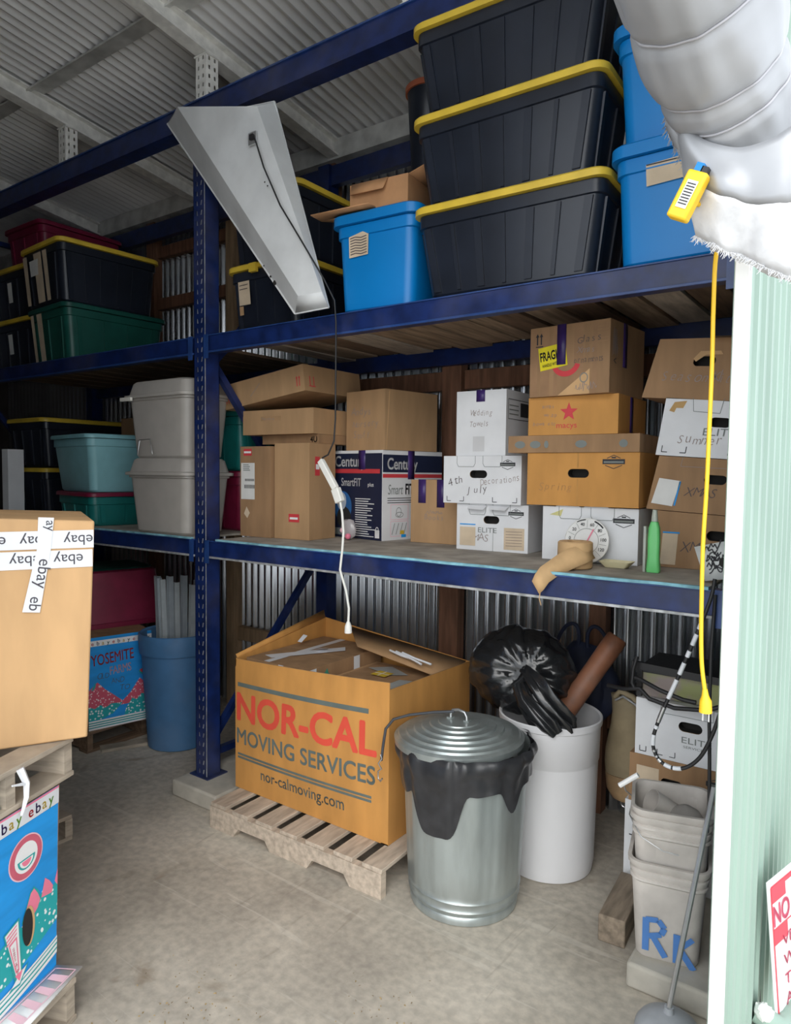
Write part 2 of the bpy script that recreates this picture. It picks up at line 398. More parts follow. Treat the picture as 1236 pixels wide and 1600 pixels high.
# ------------------------------------------------------------------ totes
def rr(w, d, r, z, n=5, cx=0, cy=0):
    pts = []
    for sx, sy, a0 in ((1, -1, -PI/2), (1, 1, 0), (-1, 1, PI/2), (-1, -1, PI)):
        for k in range(n+1):
            a = a0+PI/2*k/n
            pts.append((cx+sx*(w/2-r)+r*math.cos(a), cy+sy*(d/2-r)+r*math.sin(a), z))
    return pts
def tote(name, label, cx, cy, z, w, d, h, yaw=0, body=BLKP, lid=YEL, ribs=(6, 3), rim=.035, taper=.88, lidtop=None, group=None, cat='storage tote', handle=True, lip=.02):
    t = thing(name, label, cat, (cx, cy, z), math.radians(yaw), group)
    mb = MB(); w0, d0 = w*taper, d*taper; r = .045
    wt, dt = w-.03, d-.03
    zr = h-rim
    rings = [rr(w0-.02, d0-.02, r, 0), rr(w0, d0, r, .012), rr(wt-.012, dt-.012, r, zr-.05), rr(wt+.004, dt+.004, r, zr-.047), rr(wt+.004, dt+.004, r, zr)]
    mb.loft(rings, body)
    # raised ribs on the four sides
    for ax, n, L in ((0, ribs[0], w), (1, ribs[1], d)):
        for k in range(n):
            a = -L/2+L*(k+.5)/n
            for sg in (-1, 1):
                rw = .016 if k % 2 else .03
                x0 = a*taper; x1 = a*.97
                q0 = sg*((d0 if ax == 0 else w0)/2); q1 = sg*((dt if ax == 0 else wt)/2-.006); e = .007*sg; zz0, zz1 = .02, zr-.055
                def pt(al, off, zz): return (al, off, zz) if ax == 0 else (off, al, zz)
                P = [pt(x0-rw/2, q0-e, zz0), pt(x0+rw/2, q0-e, zz0), pt(x0+rw/2, q0+e, zz0), pt(x0-rw/2, q0+e, zz0),
                     pt(x1-rw/2, q1-e, zz1), pt(x1+rw/2, q1-e, zz1), pt(x1+rw/2, q1+e, zz1), pt(x1-rw/2, q1+e, zz1)]
                mb.hexa(P, body)
    mb.build('body', t)
    lm = MB(); lm.loft([rr(w, d, r+.01, zr+.003), rr(w+lip/2, d+lip/2, r+.01, zr+.003), rr(w+lip/2, d+lip/2, r+.012, h-.008), rr(w-.004, d-.004, r+.01, h-.001), rr(w-.05, d-.05, r, h-.001), rr(w-.06, d-.06, r, h-.010)], lid)
    if lidtop: lm.loft([rr(w-.07, d-.07, r, h-.012), rr(w-.07, d-.07, r, h-.006)], lidtop)
    lm.build('lid', t)
    fr = Face((-w0/2, -d0/2, 0), (1, 0, 0), (0, -(dt-d0)/2/zr, 1), (0, -1, .05), mb)
    rt = Face((w0/2, -d0/2, 0), (0, 1, 0), ((wt-w0)/2/zr, 0, 1), (1, 0, .05), mb)
    return t, fr, rt

# =================================================================== THE SHED
fm = MB(); fm.add([(-9, -4, 0), (3, -4, 0), (3, 6, 0), (-9, 6, 0)], [(0, 1, 2, 3)], FLOORM); struct(fm.build('floor'))
PITCH = .068
def corr_wall(x0, x1, y, z0, z1, m, amp=.013):
    mb = MB(); n = int((x1-x0)/PITCH*8); rings = []
    for z in (z0, z1): rings.append([(x0+(x1-x0)*i/n, y+amp*math.cos(2*PI*(x0+(x1-x0)*i/n)/PITCH), z) for i in range(n+1)])
    mb.loft(rings, m, (False, False), True, False); return mb
mb = corr_wall(-7.6, -.29, 3.62, 0, 4.0, WALLM); mb.box(-7.6, 3.640, 0, -.29, 3.66, 4.0, WALLM); struct(mb.build('wall_back'))
def roofz(y): return 4.05-.14*(y-2.45)
mb = MB(); n = int(8.2/PITCH*8); rings = []
for y in (.32, 3.75): rings.append([(-7.7+8.2*i/n, y, roofz(y)+.016*math.cos(2*PI*(8.2*i/n)/PITCH)) for i in range(n+1)])  # unseen front stretch of roof is extended to shut out light from above
mb.loft(rings, ROOFM, (False, False), True, False)
mb.hexa([(-7.7, .32, roofz(.32)+.024), (.5, .32, roofz(.32)+.024), (.5, 3.75, roofz(3.75)+.024), (-7.7, 3.75, roofz(3.75)+.024), (-7.7, .32, roofz(.32)+.05), (.5, .32, roofz(.32)+.05), (.5, 3.75, roofz(3.75)+.05), (-7.7, 3.75, roofz(3.75)+.05)], ROOFM)
struct(mb.build('ceiling'))
DARKW = mat('dark_board_wall', (.07, .06, .055), .85, 0, var=.3, scale=3)
mb = MB(); mb.box(-7.66, .3, 0, -7.6, 3.66, 4.3, DARKW); struct(mb.build('wall_left'))
mb = MB(); mb.box(-7.6, .24, 0, -1.85, .30, 4.36, DARKW); mb.box(-1.85, .24, 3.85, .50, .30, 4.36, DARKW); struct(mb.build('wall_front_light_block'))  # unseen dark front wall and header, added to keep light off the left bay
# side wall, green ribbed siding on its outer face, white corner trim
XW = -.2527
mb = MB(); mb.box(XW-.03, 1.503, 0, XW-.004, 3.66, 3.9, GREEN)
ys = 1.512; prof = []
while ys < 3.66:
    prof += [(ys, 0), (ys+.036, 0), (ys+.042, .007), (ys+.050, .007), (ys+.056, 0)]; ys += .092
rings = [[(XW+o, yy, z) for yy, o in prof] for z in (0, 3.9)]
mb.loft(rings, GREEN, (False, False), False, False)
struct(mb.build('wall_right'))
mb = MB(); mb.box(-.277, 1.478, 0, XW+.002, 1.502, 3.9, TRIMW); struct(mb.build('trim_1', bevel=.002))
# roof wall plate along the back
mb = MB(); mb.box(-7.6, 3.50, 3.76, -.29, 3.58, 3.885, PURL); struct(mb.build('trim_2'))

# roof framing
def rafter(x):
    mb = MB(); w = .045
    for y0, y1 in ((1.0, 3.50),):
        zz0 = roofz(y0)-.02; zz1 = roofz(y1)-.02
        mb.bar((x, y0, zz0-.055), (x, y1, zz1-.055), .012, .09, RFWHT)
        mb.bar((x, y0, zz0-.012), (x, y1, zz1-.012), .085, .012, RFWHT)
        mb.bar((x, y0, zz0-.105), (x, y1, zz1-.105), .085, .012, RFWHT)
    return mb.build('rafter')
for i, x in enumerate((-1.72, -3.04, -4.385, -5.72)):
    o = rafter(x)
    tag(o, ['white steel rafter above the black totes, rightmost of the row', 'white steel rafter above the leaning light fixture', 'white steel rafter above the left bay with a perforated stub post',
            'leftmost white steel rafter, far end of the shed roof'][i], 'rafter', 'roof rafters')
for i, (y, lb) in enumerate(((2.27, 'grey steel purlin under the roof sheets in front of the rack'), (1.45, 'grey steel purlin near the front edge of the roof'))):
    mb = MB()
    z = roofz(y)-.030
    mb.box(-7.5, y-.045, z-.006, .3, y+.045, z, PURL); mb.box(-7.5, y-.045, z-.012, .3, y-.040, z-.006, PURL)
    tag(mb.build('purlin'), lb, 'purlin', 'roof purlins')
def stub(x, lb):
    t = thing('stub_post', lb, 'post', (x, 2.47, 3.69), 0, 'stub posts holding the rafters')
    mb = MB(); h = roofz(2.47)-.02-.112-3.69
    vs, fs = slotted(.08, 0, h, .045, .0055, .010, .0, .018); vs = [(a-.04, b) for a, b in vs]
    mb.add([(a, -.02, b) for a, b in vs], fs, RFWHT)
    mb.add([(.04, -.02+(a+.04), b) for a, b in vs], fs, RFWHT)
    mb.box(-.04, -.0195, 0, -.038, .06, h, RFWHT)
    mb.add([(a, -.0185, b) for a, b in vs], fs, RFWHT); mb.norecalc = True
    mb.build('channel', t)
    for k in range(2): 
        m2 = MB(); m2.box(-.05, -.024, -.0+k*(h-.01), .05, .06, .008+k*(h-.01), RFWHT); m2.build('end_plate', t)
stub(-1.72, 'white perforated stub post on the top beam near the black totes'); stub(-3.04, 'white perforated stub post on the top beam above the blue rack upright'); stub(-4.385, 'white perforated stub post on the top beam in the left bay')
# studs and rails on the back wall
def stud(x0, x1, z0, z1, m, lb):
    mb = MB(); mb.box(x0, 3.53, z0, x1, 3.608, z1, m); tag(mb.build('wall_stud', bevel=.003), lb, 'stud', 'wall studs')
stud(-4.11, -4.02, 0, 3.755, WOODL, 'light wooden stud on the back wall left of the moving box')
stud(-2.22, -2.09, 0, 3.755, WOODR, 'reddish wooden stud between the brown cartons and the white boxes')
stud(-1.30, -1.21, 0, 3.755, WOODR, 'reddish wooden stud behind the white plastic can')
stud(-5.07, -4.97, 0, 3.755, WOODR, 'dark wooden stud behind the green tote in the left bay')
stud(-3.13, -3.06, 2.49, 3.755, WOODR, 'dark wooden stud just right of the blue upright, upper level')
def rail(x0, x1, z0, z1, m, lb):
    mb = MB(); mb.box(x0, 3.56, z0, x1, 3.608, z1, m); tag(mb.build('wall_rail', bevel=.003), lb, 'rail', 'horizontal wall rails')
rail(-2.085, -.30, 2.25, 2.36, WOODR, 'reddish rail across the back wall under the upper shelf, right part')
rail(-3.9, -2.225, 2.25, 2.36, WOODR, 'reddish rail across the back wall behind the flat cartons')
rail(-4.965, -3.14, 3.47, 3.56, WOODR, 'dark rail high on the back wall of the left bay')
rail(-4.965, -3.14, 3.06, 3.15, WOODR, 'dark rail lower on the back wall of the left bay')
rail(-4.015, -2.225, .50, .60, WOODL, 'light wooden rail low on the back wall behind the moving box')
rail(-1.20, -.30, .45, .57, WOODR, 'brown rail low on the back wall behind the floor boxes')

# =================================================================== PALLET RACK
rack = thing('pallet_rack', 'dark blue steel pallet rack with slotted uprights and long beams', 'rack', (-3.055, 2.45, 0))
RX = [-5.80, -3.105, -.445]; PW = .09
def upright(x, y, z0, z1, front=True):
    mb = MB(); W = PW; D = .095
    if front and x > -4:
        vs, fs = slotted(W, z0, z1, .0508, .0062, .0130, .003, .0175)
        mb.add([(x+a, y, b) for a, b in vs], fs, BLUE)
        mb.add([(x+a, y+.003, b) for a, b in vs], fs, BLUE)
        mb.box(x+.022, y+.005, z0, x+W-.022, y+.007, z1, WORN_LIT)  # added pale strip; brightness seen through the slots is put into its colour
        mb.box(x, y, z0, x+.003, y+D, z1, BLUE); mb.box(x+W-.003, y+.0005, z0, x+W, y+D, z1, BLUE)
        mb.box(x, y+D-.003, z0, x+.025, y+D, z1, BLUE); mb.box(x+W-.025, y+D-.003, z0, x+W, y+D, z1, BLUE)
        mb.box(x+W-.0015, y-.0012, z0, x+W+.0012, y+.002, z1, WORN_LIT)
    else:
        mb.box(x, y, z0, x+W, y+D, z1, BLUE)
    mb.M = None
    o = mb.build('upright'); return o
def adopt(o): 
    o.parent = rack; o.location = (3.055, -2.45, 0); return o
for x in RX:
    for y, fr in ((2.45, True), (3.425, False)):
        adopt(upright(x, y, .09, 3.70, fr))
    mb = MB(); e_ = .03 if x < -1 else 0; mb.box(x-e_, 2.43, .09, x+PW+e_, 2.57, .096, BLUE); adopt(mb.build('base_plate'))
    mb = MB(); mb.box(x-.03, 3.41, .09, x+PW+.03, 3.54, .096, BLUE); adopt(mb.build('base_plate'))
    for a, b in (((2.55, .20), (3.42, .20)), ((2.55, .30), (3.42, 1.25)), ((3.42, 1.27), (2.55, 2.33)), ((2.55, 2.36), (3.42, 3.25)), ((2.55, 3.5), (3.42, 3.5))):
        mb = MB(); mb.bar((x+.045, a[0], a[1]), (x+.045, b[0], b[1]), .035, .035, BLUE, (1, 0, 0)); adopt(mb.build('brace'))
def beam(x0, x1, y, zb, zt, worn=True, plates=True):
    mb = MB()
    mb.box(x0, y, zb, x1, y+.05, zt, BLUE)
    if y < 3:
        mb.box(x0, y-.006, zt-.006, x1, y, zt, BLUE2)
        mb.box(x0, y-.010, zb-.002, x1, y, zb+.008, WORN_LIT if worn else BLUE2)
    adopt(mb.build('beam', bevel=.0015))
    if plates:
        for xx in (x0, x1-.035):
            m2 = MB(); m2.box(xx, y-.013, zb-.03, xx+.035, y-.0105, zt+.002, BLUE2); adopt(m2.build('beam_connector'))
BL = ((1.300, 1.392), (2.382, 2.475))
for (zb, zt), wn_ in zip(BL, (True, False)):
    beam(-3.0135, -.4465, 2.452, zb, zt, wn_); beam(-5.708, -3.1065, 2.452, zb, zt, wn_)
    beam(-3.0135, -.4465, 3.47, zb, zt, False, False); beam(-5.708, -3.1065, 3.47, zb, zt, False, False)
mb = MB(); mb.box(-5.8, 2.448, 3.60, -.36, 2.535, 3.686, BLUE); mb.box(-5.8, 2.440, 3.682, -.36, 2.448, 3.690, BLUE2); mb.box(-5.8, 2.440, 3.568, -.36, 2.535, 3.60, BLUE); adopt(mb.build('top_beam'))
mb = MB(); mb.box(-5.8, 3.44, 3.57, -.36, 3.49, 3.69, BLUE); adopt(mb.build('top_beam'))
for o in list(C.objects):
    pass

# decks
def deck(x0, x1, lb, seed):
    rnd = random.Random(seed); mb = MB()
    mb.box(x0, 2.505, 1.3925, x1, 3.468, 1.402, PLY); mb.box(x0, 2.452, 1.3925, x1, 2.5045, 1.402, PLY)
    o = mb.build('shelf_board'); tag(o, lb, 'shelf board')
    # ragged faded-blue front edge of the top sheet, overhanging the beam
    m2 = MB(); n = 60; top = []; 
    xs = [x0+(x1-x0)*i/n for i in range(n+1)]
    off = [2.446-abs(noise.noise(V(x*3, seed, 0)))*.03 for x in xs]
    for i in range(n):
        a, b = xs[i], xs[i+1]; ya, yb = off[i], off[i+1]
        m2.hexa([(a, ya, 1.3925), (b, yb, 1.3925), (b, 2.4515, 1.3925), (a, 2.4515, 1.3925), (a, ya, 1.4025), (b, yb, 1.4025), (b, 2.4515, 1.4025), (a, 2.4515, 1.4025)], PLYB)
    m2.build('blue_edge', o)
deck(-2.93, -.50, 'dusty plywood shelf board with ragged blue edge carrying the cartons', 3)
deck(-5.68, -3.12, 'dusty plywood shelf board of the left bay under the grey bins', 9)
rnd = random.Random(5)
x = -2.95; k = 0
while x < -.62:
    w = rnd.choice([.09, .14, .14, .19]); g = rnd.uniform(.01, .035)
    if x+w > -.46: w = -.46-x
    m = rnd.choice([PLANK, PLANK, WOODD, WOODD, WOODP]); y1 = 3.48-rnd.uniform(0, .1)
    mb = MB(); mb.box(x, 2.504, 2.457, x+w, y1-.02, 2.474, m)
    tag(mb.build('deck_plank', bevel=.002), 'rough wooden plank of the upper shelf deck in the right bay, seen from below', 'plank', 'deck planks of the right bay'); x += w+g; k += 1
x = -5.66
while x < -3.3:
    w = rnd.choice([.14, .19, .24]); g = .02
    if x+w > -3.13: w = -3.13-x
    mb = MB(); mb.box(x, 2.504, 2.457, x+w, 3.45, 2.474, WOODD)
    tag(mb.build('deck_plank', bevel=.002), 'dark wooden plank of the upper shelf deck in the left bay', 'plank', 'deck planks of the left bay'); x += w+g

# kerb blocks
def kerb(x0, x1, y0, y1, lb):
    mb = MB(); mb.box(x0, y0, 0, x1, y1, .0895, CONC); tag(mb.build('concrete_kerb', bevel=.012, seg=3), lb, 'kerb', 'concrete footings')
kerb(-3.16, -2.80, 2.33, 3.55, 'concrete footing under the blue upright beside the moving box')
kerb(-.71, -.295, 2.37, 3.55, 'concrete footing under the bucket stack by the green wall')

# =================================================================== UPPER SHELF, RIGHT BAY
ZD = 2.4765
bt = 'black totes with yellow lids stacked on the upper shelf'
for k, (lb, yw, dx) in enumerate((('black ribbed tote with yellow lid, lowest of the three on the upper shelf', 2, 0), ('black ribbed tote with yellow lid, middle of the stack of three', 1.2, -.012), ('black ribbed tote with yellow lid, topmost under the roof', 2.5, -.02))):
    t, fr, rt = tote('storage_tote', lb, -1.285+dx, 2.70, ZD+.363*k, .80, .54, .363, yw, ribs=(7, 4), taper=.85, group=bt)
    tape(t, rt, .26, .17, .36, .28, PAPER, 'label', .012)
t, fr, rt = tote('storage_tote', 'bright blue tote with paper note and open carton on its lid', -1.925, 2.66, ZD, .44, .42, .425, 4, BLUP, BLUP, ribs=(0, 0), rim=.05, taper=.84, lip=.025)
m2 = MB(); fr.poly([(.055, .235), (.155, .24), (.160, .325), (.130, .34), (.055, .325)], PAPERT, .0045, m2)
for q in range(7): fr.scrib(.062, .245+.011*q, .09, .008, PEN, 5+q, .0022, 12, mb=m2) if False else fr.line([(.063, .248+.0115*q), (.09, .252+.0115*q), (.12, .246+.0115*q), (.150, .251+.0115*q)], .004, PEN, .006, mb=m2)
m2.build('paper_note', t)
t, fr, rt = tote('storage_tote', 'bright blue tote with tan paper label, lower one beside the silver roll', -.662, 2.68, ZD, .405, .50, .405, 0, BLUP, BLUP, ribs=(0, 0), rim=.05, taper=.84, lip=.02)
paper(t, fr, .09, .255, .22, .325, PAPERT, 'paper_label', draw=lambda mb, fr=fr: (fr.hand('1 toy', .12, .28, .03, PEN, mb=mb), fr.line([(.09, .32), (.22, .32)], .004, INK, .006, mb=mb)), off=.005, rot=.04)
t, fr, rt = tote('storage_tote', 'bright blue tote on top of the labelled blue one, beside the silver roll', -.668, 2.68, ZD+.406, .40, .50, .40, -1, BLUP, BLUP, ribs=(0, 0), rim=.05, taper=.82, lip=.02)
paper(t, fr, .12, .235, .21, .33, PAPERT, 'paper_label', off=.005, draw=lambda mb, fr=fr: [fr.line([(.125, .25+.012*q), (.205, .25+.012*q)], .004, PEN, .006, mb=mb) for q in range(6)])
t, mb, fr, rt, lf = carton('cardboard_box', 'small brown carton on top of the upper blue tote', -.83, 2.5, ZD+.807, .26, .3, .2, 0, KRAFTB); done(t, mb)
t, mb, fr, rt, lf = carton('cardboard_box', 'dim brown carton in the gap behind the black and blue totes, upper', -1.02, 3.04, 2.84, .25, .3, .18, 0, KRAFTB); done(t, mb)
t, mb, fr, rt, lf = carton('cardboard_box', 'dim brown carton in the gap behind the black and blue totes, lower', -1.02, 3.04, ZD, .28, .34, .345, 0, KRAFTB); done(t, mb)
tote('storage_tote', 'black tote with yellow lid and tan paper label behind the leaning fixture', -2.735, 2.945, ZD, .52, .74, .37, 0, ribs=(4, 6), group='black totes behind the fixture')
tl = [o for o in C.objects if o.get('label', '').startswith('black tote with yellow lid and tan')][0]
m2 = MB(); f_ = Face((-.16, -.352, .10), (1, 0, 0), (0, -.09, 1), (0, -1, 0), m2)
f_.rect(.0, .06, .085, .18, PAPERT, .006, m2); f_.rect(.0, .01, .03, .055, KRAFT, .006, m2); f_.line([(.01, .16), (.075, .162)], .004, PEN, .008, m2); f_.line([(.01, .14), (.07, .142)], .004, PEN, .008, m2); m2.build('paper_label', tl)
m2 = MB(); m2.box(-.06, -.392, .315, -.01, -.372, .36, YEL); m2.build('latch', tl)
tote('storage_tote', 'black tote with yellow lid, upper one behind the leaning fixture', -2.735, 2.945, ZD+.371, .52, .74, .37, 0, ribs=(4, 6), group='black totes behind the fixture')
tote('storage_tote', 'black tote hidden behind the blue tote, lower of two', -2.06, 3.17, ZD, .50, .50, .37, 0, ribs=(4, 4))
tote('storage_tote', 'black tote hidden behind the open carton, upper of two', -2.06, 3.17, ZD+.371, .50, .50, .37, 0, ribs=(4, 4))
# small black bucket with orange rim
t = thing('bucket', 'small black bucket with dull orange rim behind the black totes', 'bucket', (-1.995, 3.03, ZD+.743))
mb = MB(); mb.lathe([(.085, 0), (.09, .01), (.115, .42), (.117, .425)], BLKP); mb.build('body', t)
mb = MB(); mb.lathe([(.118, .425), (.126, .426), (.127, .452), (.119, .455)], mat('dull_orange_plastic', (.42, .11, .05), .5)); mb.build('rim', t)
# open carton on the blue tote
t = thing('open_carton', 'small open brown carton with a flap hanging over the blue tote', 'box', (-2.09, 2.52, ZD+.4265), math.radians(6))
mb = MB(); s_ = mat('open_carton_board', (.50, .26, .12), .8)
mb.box(0, 0, .006, .30, .004, .155, s_); mb.box(0, .255, .006, .30, .259, .155, s_); mb.box(0, .005, .006, .004, .254, .155, s_); mb.box(.296, .005, .006, .30, .254, .155, s_); mb.box(0, 0, 0, .3, .259, .005, s_)
mb.build('body', t)
for nm, P in (('flap', [(.296, .01, .155), (.296, .25, .155), (.39, .24, .20), (.39, .02, .19)]), ('flap', [(.0, .259, .155), (.3, .259, .155), (.29, .33, .205), (.01, .33, .205)]), ('flap', [(.01, .0, .156), (.20, .0, .156), (.19, -.03, .10), (.02, -.03, .10)])):
    m2 = MB(); m2.add(P, [(0, 1, 2, 3)], s_); m2.build(nm, t, solid=.004)
m2 = MB(); hl = stadium(.12, .115, .028, .011)
vs, fs = holed([(.01, .0), (.30, .0), (.30, .08), (.20, .20), (.06, .215), (.0, .13)], [hl]); m2.add([(-.115+a*1.05, -.10+b*.75, .004+.0*b) for a, b in vs], fs, s_)
m2.M = None; o = m2.build('flap', t, solid=.004); o.rotation_euler = (math.radians(3), 0, 0); o.location = (-.02, -.03, .006)

# leaning fluorescent fixture
t = thing('light_fixture', 'white enamelled light fixture hood leaning diagonally on the rack', 'light fixture', (-2.41, 2.44, 2.49))
O_ = V(-2.41, 2.44, 2.49)
rTL, rBL = V(-3.285, 2.425, 3.62), V(-2.338, 2.425, 2.499); rTR, rBR = V(-2.52, 2.425, 3.475), V(-2.16, 2.43, 2.520)
fTL, fTR, fBL, fBR = V(-3.06, 2.320, 3.60), V(-2.48, 2.320, 3.435), V(-2.255, 2.355, 2.556), V(-2.128, 2.375, 2.56)
rTR = V(-2.475, 2.425, 3.50); rBR = V(-2.14, 2.436, 2.505)
# keep the hood's right edge straight: run from top right to behind the blue tote
mb = MB()
P = [p-O_ for p in (rTL, rTR, rBR, rBL, fTL, fTR, fBR, fBL)]
mb.add(P, [(4, 5, 6, 7), (0, 4, 7, 3), (1, 2, 6, 5)], FIXM); mb.build('reflector_hood', t, angle=4)
m2 = MB(); m2.add([P[3], P[7], P[6], P[2]], [(0, 1, 2, 3)], FIXM); m2.build('end_cap', t, solid=.004)
m2 = MB(); m2.add([P[0], P[1], P[5], P[4]], [(0, 1, 2, 3)], FIXM); m2.build('end_cap', t, solid=.004)
m2 = MB(); m2.add([P[0], P[1], P[2], P[3]], [(0, 1, 2, 3)], plain('fixture_inside', (.35, .35, .35), .6)); m2.build('back_pan', t)
m2 = MB(); ed = (P[3]-P[0])
for a, b in ((P[0], P[3]), (P[1], P[2]), (P[3], P[2]), (P[0], P[1])): m2.bar(a+V(0, -.001, 0), b+V(0, -.001, 0), .007, .007, FIXM)
m2.build('rim', t)
m2 = MB(); kc = V(-2.50, 2.322, 3.30)-O_; m2.box(kc.x-.03, kc.y-.012, kc.z-.03, kc.x+.02, kc.y-.004, kc.z+.025, STEEL); m2.box(kc.x-.014, kc.y-.022, kc.z-.012, kc.x+.01, kc.y-.012, kc.z+.012, BLACKR); m2.build('knockout', t)
m2 = MB()
for (a, b, r_) in ((.06, .86, .012), (.055, .83, .006), (.09, .78, .004), (.7, .42, .004), (.72, .44, .004), (.8, .2, .005)):
    c = (P[0]*(1-b)+P[3]*b)*(1-a)+(P[4]*(1-b)+P[7]*b)*a if a < .1 else (P[4]*(1-b)+P[7]*b)*(1-a)+(P[5]*(1-b)+P[6]*b)*a
    m2.ball((c.x, c.y-.004, c.z), r_, HOLE, 6, (1, .4, 1))
m2.build('rust_spots', t)
m2 = MB(); m2.tube([V(-2.48, 2.298, 3.30)-O_, V(-2.43, 2.312, 3.15)-O_, V(-2.33, 2.318, 2.96)-O_, V(-2.22, 2.34, 2.79)-O_, V(-2.11, 2.37, 2.61)-O_, V(-2.075, 2.40, 2.52)-O_, V(-2.07, 2.405, 2.42)-O_, V(-2.07, 2.405, 2.2)-O_, V(-2.066, 2.40, 2.0)-O_, V(-2.065, 2.39, 1.90)-O_, V(-2.09, 2.38, 1.84)-O_, V(-2.125, 2.38, 1.825)-O_], .0038, BLACKR, 6); m2.build('power_cord', t, angle=80)

# white extension cord with socket block
t = thing('extension_cord', 'white extension cord with socket block hanging above the moving box', 'cord', (-1.99, 2.38, 1.05))
O_ = V(-1.99, 2.38, 1.05)
m2 = MB(); m2.bar(V(-2.135, 2.38, 1.815)-O_, V(-2.045, 2.38, 1.69)-O_, .030, .024, WCORD, (0, 1, 0)); m2.bar(V(-2.045, 2.38, 1.69)-O_, V(-2.018, 2.38, 1.63)-O_, .040, .028, WCORD, (0, 1, 0)); m2.build('socket_block', t, bevel=.004)
m2 = MB(); m2.tube([V(*p)-O_ for p in ((-2.018, 2.38, 1.635), (-2.006, 2.38, 1.58), (-1.998, 2.38, 1.50), (-2.0, 2.375, 1.418), (-2.012, 2.375, 1.33), (-1.985, 2.385, 1.24), (-1.972, 2.39, 1.16), (-1.975, 2.39, 1.09))], .0055, WCORD); m2.build('cord', t, angle=80)
m2 = MB(); m2.tube([V(-1.975, 2.39, 1.10)-O_, V(-1.975, 2.39, 1.08)-O_, V(-1.975, 2.39, 1.05)-O_], [.008, .016, .017], WCORD, 10); m2.build('socket_end', t)

# =================================================================== UPPER SHELF, LEFT BAY
t, fr, rt = tote('storage_tote', 'dark green tote under the black tote in the left bay', -4.66, 2.85, ZD, .56, .74, .37, -4, GRNP, GRNP, ribs=(3, 4), group=None)
for (a, b) in ((.04, .08), (.13, .20)):
    m2 = MB(); fr.poly([(a, .0), (b, .0), (b-.01, .33), (a-.015, .33)], PAPERT, .014, m2); m2.build('tan_tape', t)
t, fr, rt = tote('storage_tote', 'black tote with yellow lid and tan tape strips, on the green tote', -4.66, 2.80, ZD+.371, .58, .72, .40, -4, ribs=(3, 6))
for (a, b) in ((.04, .09), (.20, .30), (.33, .38)):
    m2 = MB(); fr.poly([(a, .02), (b, .02), (b-.01, .34), (a-.02, .34)], PAPERT, .016, m2); m2.build('tan_tape', t)
m2 = MB(); fr.poly([(.13, .20), (.24, .20), (.25, .30), (.12, .30)], PAPER, .020, m2); m2.build('crumpled_label', t)
for k, lb in enumerate(('black tote with grey label, low at the left edge of the upper shelf', 'black tote with yellow lid at the left edge, stacked on its twin')):
    t, fr, rt = tote('storage_tote', lb, -5.32, 2.92, ZD+.371*k, .62, .74, .37, 0, ribs=(4, 5))
    m2 = MB(); fr.rect(.24, .12, .30, .26, PAPER, .012, m2); m2.build('grey_label', t)
tote('storage_tote', 'maroon tote topmost at the left edge under the roof', -5.32, 2.98, ZD+.743, .54, .66, .33, 0, MARP, MARP, ribs=(3, 3))

# =================================================================== LOWER SHELF, LEFT BAY
ZL = 1.4035
def grey_bin(z, lb, h=.43):
    t = thing('lidded_bin', lb, 'storage bin', (-3.435, 2.60, z), 0, 'grey lidded bins')
    mb = MB(); w, d = .55, .33
    mb.loft([rr(w*.86-.02, d*.84-.02, .045, 0), rr(w*.86, d*.84, .05, .012), rr(w*.97, d*.96, .05, h-.115), rr(w*1.01, d*1.02, .05, h-.112), rr(w*1.01, d*1.02, .05, h-.10)], GRYP); mb.build('body', t)
    mb = MB(); mb.loft([rr(w+.03, d+.03, .055, h-.10), rr(w+.04, d+.04, .055, h-.098), rr(w+.04, d+.04, .055, h-.083), rr(w+.0, d+.0, .055, h-.078), rr(w-.035, d-.035, .05, h-.012), rr(w-.06, d-.06, .05, h-.001), rr(w-.12, d-.12, .03, h-.001)], GRYP); mb.build('lid', t)
    return t
t = grey_bin(ZL, 'warm grey lidded bin beside the blue upright, lower of two')
t = grey_bin(ZL+.43, 'warm grey lidded bin with dangling wire handle, upper of two', .44)
m2 = MB(); m2.tube([(-.14, -.165, .10), (-.15, -.175, .02), (-.135, -.175, .10), (-.02, -.18, .105), (.0, -.18, .02)], .003, STEEL, 6); m2.build('wire_handle', t, angle=80)
m2 = MB(); m2.box(-.27, -.205, .325, -.17, -.190, .345, mat('clear_latch', (.7, .68, .62), .3)); m2.build('latch', t)
t, fr, rt = tote('storage_tote', 'teal tote with maroon lid under the pale aqua tote', -4.38, 2.74, ZL, .56, .50, .215, -8, TEALP, MARP, ribs=(3, 3), rim=.03)
t, fr, rt = tote('storage_tote', 'pale aqua tote on the teal tote with maroon lid', -4.38, 2.74, ZL+.216, .62, .54, .37, -8, LBLP, LBLP, ribs=(0, 0), rim=.03, taper=.82)
for k in range(2):
    t, fr, rt = tote('storage_tote', ['grey-labelled black tote in the dark left corner of the lower shelf', 'black tote with yellow lid on its twin in the dark left corner'][k], -5.40, 3.05, ZL+.371*k, .56, .74, .37, 0, ribs=(4, 5))
    if not k: m2 = MB(); fr.rect(.15, .10, .20, .22, PAPER, .012, m2); m2.build('grey_label', t)
t, mb, fr, rt, lf = carton('cardboard_box', 'dim brown carton behind the pale aqua tote', -4.75, 3.08, ZL, .62, .33, .74, 0, KRAFTB); tape(t, fr, .25, .5, .29, .73, PAPERT); done(t, mb)
t, mb, fr, rt, lf = carton('cardboard_box', 'slim white carton at the very left of the lower shelf', -5.29, 2.47, ZL, .07, .12, .50, 6, WBOX); done(t, mb)
tote('storage_tote', 'dark maroon tote between the blue upright and the tall cartons', -3.37, 3.12, ZL, .36, .55, .36, 0, MARP, MARP, ribs=(3, 3))
